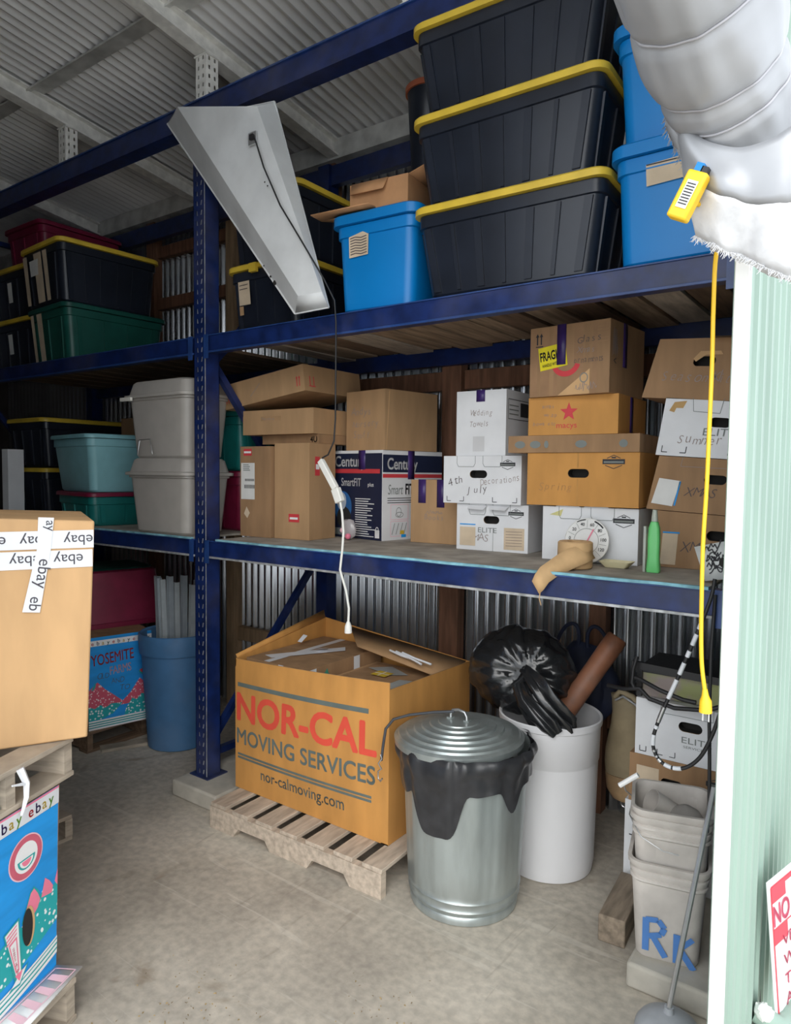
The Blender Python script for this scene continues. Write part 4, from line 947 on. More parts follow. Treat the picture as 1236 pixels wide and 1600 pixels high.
mb.M = tx; mb.lathe([(.272, -.03), (.279, -.03), (.282, -.006), (.272, .0), (.266, .002), (.260, .010), (.232, .012), (.228, .021), (.198, .022), (.194, .031), (.164, .032), (.160, .040), (.128, .041), (.124, .048), (.09, .049), (.087, .054), (.02, .056)], GALV, n=64); mb.M = None
mb.build('lid', t, angle=18)
m2 = MB(); m2.M = tx; m2.tube([(-.04, 0, .056), (-.04, 0, .075), (-.03, 0, .092), (.0, 0, .098), (.03, 0, .092), (.04, 0, .075), (.04, 0, .056)], .006, STEEL, 8); m2.box(-.055, -.012, .055, -.03, .012, .062, GALV); m2.box(.03, -.012, .055, .055, .012, .062, GALV); m2.build('lid_handle', t)
# bag liner skirt, one front lobe hanging low
mb = MB(); N_ = 160; rings = []
def hang(a):
    # lobe toward the camera; a measured on the can
    d = (a+PI) % (2*PI)-PI
    def bump(c, wd, amp, pw=2): 
        e = (d-c+PI) % (2*PI)-PI; return amp*math.exp(-abs(e/wd)**pw)
    return .125+bump(math.radians(-86), .40, .195, 6)+bump(math.radians(-17), .15, .10)+bump(math.radians(-128), .30, .06, 4)+.006*math.sin(5*d)+.006*noise.noise(V(d*2, 3, 1))
for j in range(12):
    b = j/11; ring = []
    for i in range(N_):
        a = 2*PI*i/N_; h = hang(a); fold = .007*math.sin(a*17+3*noise.noise(V(math.cos(a)*2, math.sin(a)*2, 0)))*(1-.3*b)+.012*noise.noise(V(math.cos(a)*5, math.sin(a)*5, b*2.2))
        r = .277-.022*b*(h/.3)+fold*.7+(.012*math.sin(PI*min(1, b*2.2)) if b < .45 else 0)
        ring.append((r*math.cos(a), r*math.sin(a), .672-b*h+.004*math.sin(9*a)))
    rings.append(ring)
mb.loft([[(p[0]*.975, p[1]*.975, .675) for p in rings[0]]]+rings, BAGD, (False, False)); mb.build('bag_liner', t, angle=80)
# bungee
t = thing('bungee_cord', 'black bungee cord hooked across the steel can lid', 'bungee cord', (-1.70, 2.42, .55))
O_ = V(-1.70, 2.42, .55)
m2 = MB(); m2.tube([V(*p)-O_ for p in ((-1.48, 2.488, .772), (-1.56, 2.46, .760), (-1.66, 2.42, .738), (-1.725, 2.395, .712), (-1.748, 2.37, .672), (-1.755, 2.362, .60), (-1.762, 2.36, .535))], .006, mat('bungee_sleeve', (.05, .055, .065), .6), 8); m2.build('cord', t, angle=80)
m2 = MB(); m2.tube([V(*p)-O_ for p in ((-1.765, 2.358, .560), (-1.756, 2.356, .545), (-1.775, 2.356, .52), (-1.758, 2.356, .50), (-1.776, 2.356, .485), (-1.775, 2.356, .455), (-1.760, 2.352, .447), (-1.750, 2.352, .462))], .0035, STEEL, 6); m2.build('hook', t, angle=80)

# white can
t = thing('plastic_can', 'white round plastic can with side handle behind the steel can', 'trash can', (-1.255, 2.955, 0))
mb = MB(); mb.lathe([(.185, 0), (.198, .006), (.205, .05), (.214, .50), (.214, .505), (.218, .51), (.221, .66), (.228, .664), (.229, .690), (.224, .694), (.216, .688), (.205, .06)], CANW, n=64, caps=(True, False)); mb.build('body', t, angle=40)
mb = MB(); mb.M = Matrix.Rotation(math.radians(-112), 4, 'Z'); mb.box(.222, -.05, .50, .262, .05, .515, CANW); mb.box(.222, -.05, .515, .262, -.035, .60, CANW); mb.box(.222, .035, .515, .262, .05, .60, CANW); mb.build('handle', t, bevel=.004)

# black bag on top
kn = V(-.05, -.30, .12).normalized()
t = thing('garbage_bag', 'shiny black garbage bag with knotted neck lying on the white can', 'garbage bag', (-1.42, 2.985, .665))
mb = MB()
kd = V(.34, -.70, .18).normalized()
def bagf(d):
    c = d.dot(kd); e1 = V(kd.y, -kd.x, 0).normalized(); e2 = kd.cross(e1)
    a = math.atan2(d.dot(e1), d.dot(e2)); near = max(0, (c-.0))
    f = 1+.07*noise.noise(d*2.1)+.03*noise.noise(d*5.3)+(.05*math.sin(11*a+2*noise.noise(d*3))+.025*math.sin(23*a))*(.25+.9*near)*(1 if c < .96 else .3)+.02*noise.noise(d*11)
    return f*(1-.16*max(0, c-.80)/.2)
mb.ball((0, 0, .185), .235, BAGM, 44, (1.08, .80, .86), bagf); 
mb.v = [V(p.x, p.y, max(p.z, .004)) for p in mb.v]
mb.build('bag', t, angle=80)
k0 = V(0, 0, .185)+V(kd.x*.235*1.0, kd.y*.235*.8, kd.z*.235*.86)*.90
mb = MB()
def neck(pts, rad, sd):
    rings = []; pts = [Vector(p) for p in pts]
    for k, p in enumerate(pts):
        d = (pts[min(k+1, len(pts)-1)]-pts[max(k-1, 0)]).normalized(); a_ = d.cross(V(.2, 1, .1)).normalized(); b_ = d.cross(a_)
        rr_ = rad[k]; ring = []
        for i in range(40):
            t_ = 2*PI*i/40; q = 1+.32*math.sin(t_*5+k*.5+sd)+.14*math.sin(t_*9+sd*2)+.12*noise.noise(V(math.cos(t_)*3, math.sin(t_)*3, k*.8+sd))
            ring.append(p+(a_*math.cos(t_)*1.25+b_*math.sin(t_)*.7)*rr_*q)
        rings.append(ring)
    mb.loft(rings, BAGM, (True, True))
neck([k0, k0+V(.03, -.035, -.015), k0+V(.07, -.055, -.05), k0+V(.11, -.055, -.10), k0+V(.15, -.04, -.155), k0+V(.185, -.02, -.20), k0+V(.205, -.01, -.23)], [.020, .030, .045, .050, .055, .058, .035], 1)
neck([k0+V(.02, -.02, -.02), k0+V(.0, -.055, -.05), k0+V(.04, -.075, -.10), k0+V(.10, -.085, -.145), k0+V(.15, -.08, -.19), k0+V(.18, -.07, -.225)], [.02, .028, .034, .042, .046, .03], 4)
mb.build('neck', t, angle=80)
m2 = MB()
for k in range(16): m2.ball(tuple(k0+V(.012*math.cos(k*.4), .0, .012*math.sin(k*.4))), .012, BAGM, 5) if k % 4 == 0 else None
m2.build('knot', t)

# reddish brown roll standing in the white can
t = thing('leather_roll', 'reddish brown leather roll leaning out of the white can', 'roll', (-1.21, 2.92, .55))
mb = MB(); LR = mat('reddish_leather', (.26, .105, .055), .55, var=.3, scale=7, dust=.25)
A_, B_ = V(-1.20, 2.93, .60)-V(-1.165, 2.93, .55), V(-.965, 3.11, 1.035)-V(-1.165, 2.93, .55)
mb.tube([A_, A_*.7+B_*.3, A_*.3+B_*.7, A_*.1+B_*.9, B_, B_+(B_-A_).normalized()*.008], [.044, .047, .046, .048, .047, .040], LR, 20); mb.build('roll', t, angle=50)
# navy bag with loop handles
t = thing('fabric_bag', 'dark navy fabric bag with loop handles hanging behind the garbage bag', 'bag', (-1.24, 3.38, .55)); NV = mat('navy_fabric', (.012, .018, .045), .7, var=.3)
mb = MB(); mb.ball((-.02, 0, .16), .17, NV, 18, (1, .55, 1.25), lambda d: 1+.16*noise.noise(d*2.4)); mb.build('bag', t)
for (xo, a) in ((-.10, .25), (.06, -.2)):
    m2 = MB(); m2.tube([(xo+.055*math.cos(q)+a*.1*math.sin(q), -.03, .36+.11*math.sin(q)) for q in [PI*k/14 for k in range(15)]], .010, NV, 8); m2.build('handle', t, angle=80)
# tan leather case
t = thing('leather_case', 'worn tan canvas and leather case hanging at the wall beside the white can', 'case', (-1.045, 3.33, .2))
TC = mat('tan_canvas', (.36, .29, .18), .8, var=.15, dust=.15); TL = mat('worn_tan_leather', (.46, .30, .16), .7, var=.25)
def flat_ring(cx, z, rx, ry, n=24): return [(cx+rx*math.cos(2*PI*i/n), ry*math.sin(2*PI*i/n), z) for i in range(n)]
mb = MB(); mb.loft([flat_ring(.005+.02*k/6, .13+.06*k, .082+.010*math.sin(k), .05) for k in range(7)]+[flat_ring(.0, .515, .06, .035)], TC); mb.build('case', t, angle=60)
mb = MB(); mb.loft([flat_ring(.02, .0, .03, .02), flat_ring(.018, .012, .06, .038), flat_ring(.012, .05, .080, .050), flat_ring(.006, .128, .084, .052)], TL); mb.build('leather_end', t, angle=60)
m2 = MB(); m2.tube([(-.03, -.03, .51), (.0, -.05, .545), (.06, -.055, .53), (.11, -.05, .47), (.13, -.04, .40)], .014, TC, 8); m2.tube([(-.02, -.055, .50), (.02, -.07, .53), (.08, -.07, .50), (.12, -.06, .44)], .006, WORN_LIT, 6); m2.build('strap', t, angle=80)
m2 = MB(); m2.tube([(.02+.018*math.cos(q), 0, -.012+.018*math.sin(q)) for q in [2*PI*k/12 for k in range(13)]], .003, STEEL, 6); m2.build('ring', t)

# boxes against the wall on the right
t, mb, fr, rt, lf = carton('cardboard_box', 'grey white carton on the floor left of the bucket stack', -.90, 2.93, .0005, .17, .34, .40, 0, WBOX); fr.rect(.02, .25, .07, .255, INK); done(t, mb)
t, mb, fr, rt, lf = carton('cardboard_box', 'plain white carton on the footing behind the bucket stack', -.71, 2.93, .0905, .275, .34, .31, 0, WBOX); done(t, mb)
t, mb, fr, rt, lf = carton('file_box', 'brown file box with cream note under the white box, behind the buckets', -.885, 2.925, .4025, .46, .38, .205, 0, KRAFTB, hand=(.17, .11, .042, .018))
bankers_logo(fr, .30, .15, .09); paper(t, fr, .03, .02, .12, .16, PAPERT, 'paper_note'); done(t, mb)
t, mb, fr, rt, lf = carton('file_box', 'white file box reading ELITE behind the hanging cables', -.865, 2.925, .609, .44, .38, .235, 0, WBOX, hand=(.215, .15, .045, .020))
fr.text('ELITE', .18, .085, .036, GRYINK, 0, sx=1.4); fr.text('SERVICES', .19, .065, .014, GRYINK, 0, sx=1.5); corners(fr, .02, .045, .015, .04); corners(fr, .09, .16, .015, .04); fr.line([(.10, .235), (.10, .19), (.30, .19), (.30, .235)], .002, GRYINK); done(t, mb)
t = thing('storage_crate', 'dusty faded box with green and yellow print under a black rack, on the white box', 'box', (-.86, 2.96, .8455))
mb = MB(); mb.box(0, 0, 0, .42, .34, .10, mat('faded_multicolour_print', (.36, .30, .28), .8, scale=5, col2=(.34, .36, .16), lo=.45, hi=.55)); mb.build('body', t, bevel=.003)
m2 = MB(); m2.bar((-.03, -.02, .13), (.44, -.03, .115), .02, .03, BLACKR); m2.bar((.0, -.01, -.0), (-.0, -.01, .12), .02, .02, BLACKR); m2.box(-.02, -.01, .101, .42, .34, .108, BLACKR); m2.build('black_tray', t)
# black hose loops
t = thing('hose_coil', 'loose loops of black hose in front of the ELITE box', 'hose', (-.70, 2.88, .87)); O_ = V(-.70, 2.88, .87)
for pts, r_ in ((((-.99, 2.94, .865), (-.91, 2.90, .875), (-.84, 2.885, .895), (-.80, 2.88, .86), (-.70, 2.87, .845), (-.58, 2.87, .86), (-.48, 2.88, .91)), .009), (((-.88, 2.90, .935), (-.84, 2.89, .93), (-.76, 2.875, .905), (-.67, 2.87, .885), (-.62, 2.87, .883)), .009), (((-.86, 2.90, 1.02), (-.87, 2.89, .97), (-.875, 2.89, .91), (-.86, 2.89, .885)), .008)):
    m2 = MB(); m2.tube([V(*p)-O_ for p in pts], r_, BLACKR, 8); m2.build('hose', t, angle=80)
t = thing('black_cable', 'thin black cable hanging down the right rack end', 'cable', (-.47, 2.42, .6)); O_ = V(-.47, 2.42, .6)
m2 = MB(); m2.tube([V(*p)-O_ for p in ((-.478, 2.43, 1.38), (-.482, 2.42, 1.2), (-.482, 2.42, 1.0), (-.476, 2.42, .85), (-.472, 2.42, .7), (-.475, 2.42, .6))], .006, BLACKR, 6); m2.build('cable', t, angle=80)
# silver spiralled cable loop
t = thing('armoured_cable', 'black cable with peeling silver wrap hanging in a loop off the shelf', 'cable', (-.58, 2.40, .82)); O_ = V(-.58, 2.40, .82)
pts = [V(*p)-O_ for p in ((-.475, 2.40, 1.435), (-.485, 2.395, 1.37), (-.521, 2.39, 1.253), (-.576, 2.385, 1.096), (-.622, 2.38, .97), (-.645, 2.38, .88), (-.630, 2.38, .825), (-.590, 2.38, .802), (-.540, 2.38, .812), (-.495, 2.38, .86), (-.462, 2.38, .94), (-.440, 2.38, 1.02))]
def smooth(pts, k=4):
    out = []
    for i in range(len(pts)-1):
        p0 = pts[max(i-1, 0)]; p1 = pts[i]; p2 = pts[i+1]; p3 = pts[min(i+2, len(pts)-1)]
        for j in range(k):
            u = j/k; out.append(.5*((2*p1)+(p2-p0)*u+(2*p0-5*p1+4*p2-p3)*u*u+(3*p1-3*p2+p3-p0)*u**3))
    return out+[pts[-1]]
sp = smooth(pts, 8)
m2 = MB(); m2.tube(sp, .0062, BLACKR, 8); m2.build('cable', t, angle=80)
m2 = MB(); rnd = random.Random(3); k = 14
while k < 62:
    L_ = rnd.choice([1, 1, 2, 4]); seg = sp[k:k+L_+1]
    if len(seg) > 1: m2.tube(seg, .0075, STEEL if rnd.random() < .5 else TAPEW, 8)
    k += L_+rnd.choice([1, 1, 2])
m2.build('silver_wrap', t, angle=80)

# bucket stack
def sq_bucket(z, lb, h=.35, name='bucket', letters=False, drz=0):
    t = thing(name, lb, 'bucket', (-.618, 2.545, z), math.radians(12+drz), 'square white buckets nested in a stack')
    mb = MB(); w0, w1 = .205, .250; wall = .004
    def W(q): return w0+(w1-w0)*q
    R_ = [rr(W(0)-.01, W(0)-.01, .035, 0), rr(W(0), W(0), .038, .008), rr(W(.78), W(.78), .045, h*.78)]
    for q in (.80, .88): R_ += [rr(W(q)+.012, W(q)+.012, .048, h*q), rr(W(q)+.012, W(q)+.012, .048, h*q+.007), rr(W(q)+.001, W(q)+.001, .045, h*q+.009)]
    R_ += [rr(W(1)+.018, W(1)+.018, .05, h*.955), rr(W(1)+.020, W(1)+.020, .05, h), rr(W(1)-.004, W(1)-.004, .045, h), rr(W(1)-.010, W(1)-.010, .045, h*.95), rr(W(0)-.008, W(0)-.008, .034, .012)]
    mb.loft(R_, BUCK, (True, True)); f = Face((-w0/2, -w0/2-.001, 0), (1, 0, 0), (0, -(w1-w0)/2/h, 1), (0, -1, 0), mb)
    if letters: 
        f.line([(.035, .03), (.035, .15)], .022, LBLU, .003); f.line([(.035, .145), (.075, .15), (.095, .125), (.085, .10), (.045, .085)], .02, LBLU, .0032); f.line([(.06, .085), (.10, .02)], .021, LBLU, .0034)
        f.line([(.135, .01), (.135, .115)], .022, LBLU, .003); f.line([(.14, .06), (.185, .11)], .018, LBLU, .0032); f.line([(.145, .065), (.19, .0)], .022, LBLU, .0034)
    mb.build('body', t); return t
sq_bucket(.0905, 'square white bucket sprayed with blue letters RK, bottom of the stack on the footing', letters=True)
sq_bucket(.2505, 'plain square white bucket nested second in the stack', drz=2)
t = sq_bucket(.276, 'square white bucket with wire handle and white grip, top of the nested stack', drz=4)
m2 = MB(); m2.tube([(-.13, .03, .32), (-.155, -.01, .355), (-.165, -.05, .40), (-.15, -.08, .425)], .0025, STEEL, 6); m2.tube([(-.13, .0, .325), (-.14, -.07, .30), (-.10, -.138, .26), (-.03, -.142, .225), (.02, -.142, .22)], .0025, STEEL, 6); m2.build('wire_handle', t, angle=80)
m2 = MB(); m2.tube([(-.175, -.09, .405), (-.115, -.095, .455)], .009, WHT, 8); m2.build('grip', t)
t = thing('plastic_cup', 'dirty grey plastic cup lying inside the top bucket', 'cup', (-.655, 2.565, .575))
mb = MB(); mb.M = Matrix.Rotation(math.radians(-55), 4, 'Y') @ Matrix.Rotation(math.radians(35), 4, 'X'); mb.lathe([(.030, -.05), (.034, -.048), (.045, .05), (.043, .05), (.033, -.04)], BUCK, n=28, caps=(True, True)); mb.build('cup', t)
t = thing('plastic_jug', 'dusty grey jug inside the top bucket', 'jug', (-.575, 2.565, .46))
mb = MB(); mb.lathe([(.055, 0), (.06, .01), (.062, .10), (.045, .125), (.02, .14), (.0, .145)], mat('dusty_grey', (.33, .31, .29), .8), n=28); mb.build('jug', t)
# wooden block
mb = MB(); mb.M = Matrix.Translation((-.872, 2.55, 0)) @ Matrix.Rotation(math.radians(4), 4, 'Z'); mb.box(0, 0, .0005, .10, .34, .105, mat('dark_block_wood', (.24, .19, .14), .85, var=.3, stretch=(4, .6, 4))); mb.M = None
tag(mb.build('wooden_block', bevel=.005), 'short dark timber block lying on the floor left of the bucket stack', 'block')
# pole with dome base
t = thing('pole_stand', 'thin metal pole rising from a grey dome base at the green wall', 'stand', (-.535, 2.25, 0))
mb = MB(); mb.lathe([(.098, .0), (.102, .004), (.100, .014), (.088, .032), (.06, .052), (.03, .062), (.016, .066), (.014, .085)], mat('grey_dome_plastic', (.40, .42, .45), .4, dust=.2), n=40); mb.build('base', t)
mb = MB(); mb.tube([(0, 0, .08), (.079, .155, .76)], .0085, STEEL, 10); mb.build('pole', t)

# =================================================================== FLOOR, LEFT BAY
t = thing('plastic_can', 'dusty blue plastic can holding upright grey strips', 'trash can', (-3.765, 2.83, 0))
mb = MB(); mb.lathe([(.175, 0), (.188, .008), (.222, .60), (.222, .605), (.236, .61), (.242, .70), (.240, .73), (.232, .735), (.222, .725), (.18, .03)], BINB, n=48, caps=(True, False)); mb.build('body', t, angle=40)
PV = [mat('grey_strip_plastic', (.30, .34, .37), .5), mat('pale_grey_strip', (.40, .44, .46), .5)]
rnd = random.Random(11)
for k in range(12):
    ang = -2.5+k*.36; rx = .12 if k < 9 else .06
    x0, y0 = .11*math.cos(ang)*.9, .11*math.sin(ang)*.9
    x1, y1 = x0*1.35+rnd.uniform(-.015, .015), y0*1.35; zt = 1.06+rnd.uniform(-.02, .06)
    mb = MB(); b0, b1 = V(x0, y0, .035), V(x1, y1, zt); w = .022
    mb.bar(b0, b1, w*2, .004, PV[k % 2], (0, 1, 0)); mb.bar(b0+V(w, 0, 0), b1+V(w, 0, 0), .004, w*1.6, PV[k % 2], (0, 1, 0))
    o = mb.build('angle_strip'); o.location = (-3.765, 2.83, 0); tag(o, 'long grey plastic angle strip standing in the dusty blue can', 'strip', 'grey strips in the blue can')
# watermelon crate: printed face looks toward +x
def printed(face, W_, H_, logo):
    face.rect(0, 0, W_, H_, SKYB, .0015)
    face.rect(0, 0, W_, H_*.10, WHT, .002)
    for q in (.02, .045, .07): face.rect(0, H_*q, W_, H_*(q+.012), TEALR, .0024)
t = thing('fruit_crate', 'blue printed melon carton with mountain picture on a pallet behind the brown box', 'crate', (-4.06, 2.385, .132), math.radians(76))
mb = MB(); W_, H_ = .40, .585
mb.box(0, .0, 0, W_, .75, H_, KRAFTB)
f = Face((0, 0, 0), (1, 0, 0), (0, 0, 1), (0, -1, 0), mb)
printed(f, W_, H_, 0)
f.rect(0, H_*.905, W_, H_*.965, WHT, .002); 
for k, c in enumerate((RED, PURP, YEL, GRNP)*3): f.text('ebay'[k % 4], .02+.032*k, H_*.915, .035, c, .01, off=.003)
f.text('YOSEMITE', .02, .405, .098, RED, .01, sx=.60, rot=.06, off=.003); f.text('FARMS', .13, .335, .075, PINKL, .012, sx=.62, rot=.06, off=.003)
f.hand('OLD', .05, .32, .05, PEN, sx=.8); f.hand('AND', .14, .275, .05, PEN, sx=.8); f.hand('TO', .19, .225, .045, PEN)
f.poly([(0, .13), (0, .25), (.055, .30), (.10, .25), (.21, .155), (.26, .20), (.32, .285), (.37, .235), (W_, .22), (W_, .13)], REDS, .0022)
f.poly([(0, .06), (0, .15), (.04, .135), (.07, .155), (.10, .13), (.14, .15), (.21, .145), (.15, .085), (.07, .06)], TEALS, .0027); f.poly([(.22, .06), (.23, .10), (.27, .16), (.30, .145), (.33, .18), (.36, .17), (.385, .20), (W_, .21), (W_, .06)], TEALS, .0027)
f.disc(.355, .345, .045, .045, TEALR, 16, .003, PI*1.1, PI*2.1); f.disc(.352, .348, .035, .035, RED, 16, .0034, PI*1.1, PI*2.1); f.disc(.015, .29, .03, .04, TEALR, 12, .003, PI*1.5, PI*2.1)
mb.build('body', t)
pallet(-5.02, 2.36, .0005, .98, .80, 'dark wooden pallet under the melon carton in the left bay', 0, 6, .13, WOODD, notch=False)
mb = MB(); mb.M = Matrix.Translation((-3.98, 2.42, 0)) @ Matrix.Rotation(math.radians(66), 4, 'Z'); mb.box(0, 0, .0005, .62, .09, .02, WOODG); mb.M = None
tag(mb.build('wood_plank', bevel=.002), 'loose grey plank on the floor between the melon carton and the blue can', 'plank')
t = thing('storage_tote', 'maroon tote upside down on the melon carton', 'storage tote', (-4.50, 2.80, .718), math.radians(-14))
mb = MB(); mb.loft([rr(.62, .62, .06, 0), rr(.62, .62, .06, .03), rr(.60, .60, .06, .032), rr(.50, .52, .06, .36), rr(.46, .48, .05, .37)], MARP)
mb.build('body', t); mb = MB(); mb.loft([rr(.44, .46, .05, .3715), rr(.46, .48, .05, .380), rr(.40, .42, .05, .384)], GRNP); mb.build('base_trim', t)

# front-left stack: melon bin, pallet, big taped box
YAW = math.radians(112.8)
t = thing('fruit_bin', 'blue melon bin with colourful printed tape, pink arrow and mountain picture, front left', 'crate', (-2.03, .80, .142), YAW)
mb = MB(); W_, H_ = .385, .595
# local x runs away from the camera along the visible face, -y is its outward normal
def bow(x): return .0
def binp(x, z, off=0): return V(x-.0, -off+.0, z)
mb.hexa([(0, 0, 0), (W_, 0, 0), (W_-.16, .80, 0), (0, .80, 0), (-.02, 0, H_), (W_+.03, .0, H_), (W_-.13, .80, H_), (-.02, .80, H_)], KRAFTB)
class Bin(Face):
    def p(s, x, y, off=.001):
        sx = x*(1+.06*y/H_)-.02*y/H_*(1-x/W_)
        return V(sx, -off, y)
f = Bin((0, 0, 0), (1, 0, 0), (0, 0, 1), (0, -1, 0), mb)
f.rect(0, 0, W_, H_, SKYB, .0015)
f.rect(0, H_-.055, W_, H_-.006, TAPEW, .004); f.rect(0, H_-.006, W_, H_, PINK, .004)
cols = (RED, PURP, mat('tape_yellow', (.78, .60, .12), .5), mat('tape_green', (.25, .50, .08), .5))
for q in range(3):
    x0 = .012+q*.125
    for k, ch in enumerate('ebay'): f.text(ch, x0+.027*k, H_-.044, .046, cols[k], .012, sx=.95, off=.005)
# round badge
cx, cy = .255, .435
f.disc(cx, cy, .066, .068, PINKL, 36, .0026); f.disc(cx, cy, .062, .064, mat('badge_rose', (.62, .12, .18), .6), 36, .003); f.disc(cx, cy, .044, .046, WHT, 32, .0034)
f.disc(cx, cy-.002, .034, .034, TEALR, 18, .0038, PI, 2*PI); f.disc(cx, cy-.006, .026, .025, WHT, 18, .0042, PI, 2*PI); f.disc(cx, cy-.008, .018, .018, PINK, 16, .0046, PI, 2*PI)
# hills and speckled field
f.poly([(0, .07), (W_*.5, .09), (W_, .16), (W_, .29), (.36, .275), (.33, .30), (.29, .26), (.24, .23), (.18, .22), (.12, .20), (.06, .17), (0, .15)], TEALS, .0026)
def hill(pts, m, o):
    f.poly(pts, m, o)
hill([(.235, .235), (.27, .315), (.285, .325), (.305, .30), (.315, .27), (.30, .245), (.27, .22)], TEALR, .0028); hill([(.24, .24), (.272, .31), (.285, .318), (.30, .295), (.31, .27), (.30, .25), (.27, .225)], PINK, .0032)
hill([(.315, .27), (.33, .325), (.35, .305), (.365, .28), (.36, .26)], PINK, .0030); hill([(.0, .16), (.03, .24), (.06, .23), (.09, .235), (.10, .19), (.08, .15), (.03, .12)], PINK, .0030); hill([(.372, .29), (W_, .325), (W_, .27)], PINK, .003)
# stripes curving up along the base
for (a, b, m_, o_) in ((0, .055, WHT, .0034), (.012, .018, TEALR, .0038), (.028, .034, TEALR, .0038), (.044, .048, TEALR, .0038)):
    N_ = 12
    for k in range(N_):
        x0, x1 = W_*k/N_, W_*(k+1)/N_; c0, c1 = .05*(x0/W_)**2, .05*(x1/W_)**2
        f.poly([(x0, a+c0), (x1, a+c1), (x1, b+c1), (x0, b+c0)], m_, o_)
# pink arrow
f.poly([(.165, .245), (.225, .265), (.235, .095), (.262, .105), (.225, .055), (.180, .06), (.205, .075)], TEALR, .0042)
f.poly([(.170, .242), (.220, .258), (.229, .095), (.252, .100), (.223, .062), (.190, .066), (.212, .082)], WHT, .0046)
for q in range(3): f.poly([(.175, .235-q*.012+.0), (.215, .252-q*.012), (.213, .246-q*.012), (.175, .229-q*.012)], PINK, .005)
f.poly([(.182, .205), (.214, .215), (.222, .105), (.208, .102)], PINK, .005); f.poly([(.187, .199), (.210, .207), (.217, .110), (.210, .108)], WHT, .0054)
for k, ch in enumerate('YFRESH MELON'): f.text(ch, .194+.0014*k, .188-.0075*k, .011, PINK, .02, rot=-1.4, off=.006) if ch != ' ' else None
f.poly([(.205, .095), (.235, .098), (.222, .070)], PINK, .005)
# hand hole: dark slot with a thick kraft edge
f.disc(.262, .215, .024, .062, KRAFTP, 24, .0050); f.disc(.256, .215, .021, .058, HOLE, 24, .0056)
mb.build('body', t)
m2 = MB(); m2.add([(.05, -.002, .003), (W_, -.002, .003), (W_+.02, -.085, -.0), (.0, -.10, .0)], [(0, 1, 2, 3)], WHT); m2.build('bottom_flap', t, solid=.006)
m2 = MB(); ff = Face((0, 0, .004), (1, 0, 0), (0, -1, 0), (0, 0, 1), m2)
for q in range(5): ff.poly([(.10+.055*q, .02), (.125+.055*q, .02), (.11+.06*q, .075), (.08+.06*q, .075)], PINKL, .003)
ff.line([(.09, .012), (.37, .012), (.38, .078), (.06, .078)], .004, PINKL, .003); m2.build('flap_print', t)
def lpallet(lb, x, y, z, w, h, d=.85):
    """boards along local x (the visible side), stringers along local y"""
    t = thing('wooden_pallet', lb, 'pallet', (x, y, z), YAW, 'pallets of the front left stack')
    for k in range(5):
        y0 = (d-.10)*k/4; mb = MB(); mb.box(0, y0, h-.018, w, y0+.10, h, WOODG); mb.build('top_board', t, bevel=.002)
        if k % 2 == 0: mb = MB(); mb.box(0, y0, 0, w, y0+.10, .016, WOODG); mb.build('bottom_board', t, bevel=.002)
    for k in range(3):
        x0 = (w-.04)*k/2; mb = MB(); mb.box(x0, .006, .0165, x0+.038, d-.006, h-.0185, WOODG); mb.build('stringer', t)
    return t
lpallet('grey wooden pallet on the floor under the melon bin, front left', -1.845, .60, .0005, .62, .138)
lpallet('grey wooden pallet between the melon bin and the big taped box', -2.005, .745, .740, .545, .132)
pallet(-3.77, 1.16, .0005, .62, .60, 'low wooden pallet showing behind the melon bin', 0, 5, .12, WOODG, notch=False)
# blue-grey folded things on the middle pallet
t = thing('folded_tarp', 'folded teal grey sheet stuffed in the middle pallet, front left', 'tarp', (-2.005, .745, .7575), YAW)
mb = MB()
for q in range(3): mb.box(.05, .015+.01*q, .0+.018*q, .245, .30, .014+.018*q, mat('tarp_teal_grey', (.18, .26, .28), .5, var=.3))
mb.build('folds', t, bevel=.005)
m2 = MB(); m2.tube([(.30, -.004, .105), (.305, -.022, .06), (.30, -.025, .02), (.285, -.02, -.03)], [.012, .010, .008, .004], TAPEW, 6); m2.tube([(.30, -.022, .06), (.25, -.02, .075)], [.006, .003], TAPEW, 5); m2.build('tape_end', t)
# big taped box
yw = math.radians(63)
t = thing('taped_box', 'big kraft box crossed with white printed tape on top of the front left stack', 'box', (-2.385, .835, .8735), yw)
mb = MB(); W_, H_, D_ = .485, .735, .50
mb.hexa([(0, 0, 0), (W_, 0, 0), (W_, D_, 0), (0, D_, 0), (0, 0, H_+.01), (W_+.030, -.0, H_-.015), (W_+.02, D_, H_-.01), (0, D_, H_+.01)], KRAFTP)
mb.build('body', t, bevel=.006)
m2 = MB(); f = Face((0, 0, 0), (1, 0, 0), (0, 0, 1), (0, -1, 0), m2)
DK = plain('tape_print_black', (.05, .045, .06), .5)
f.rect(0, H_-.102, W_+.026, H_-.044, TAPEW, .003); f.rect(0, H_-.165, W_+.022, H_-.108, TAPEW, .003)
for q in range(4):
    for dy, dx in ((-.062, .0), (-.124, -.03)):
        f.text('ebay', .135+q*.125+dx, H_+dy+.002, .048, DK, 0, rot=PI, off=.0045)
m2.build('printed_tape', t)
m2 = MB(); f2 = Face((0, 0, 0), (1, 0, 0), (0, 0, 1), (0, -1, 0), m2)
f2.poly([(.350, H_+.0), (.395, H_-.002), (.385, H_-.10), (.350, H_-.305), (.300, H_-.300), (.345, H_-.10)], TAPEW, .0052)
f2.text('ebay', .352, H_-.13, .052, DK, 0, rot=-PI/2-.15, off=.0065); f2.text('eb', .325, H_-.25, .048, DK, 0, rot=-PI/2-.15, off=.0065); f2.text('ay', .372, H_-.01, .04, DK, 0, rot=-PI/2, off=.0065)
m2.build('crossing_tape', t)

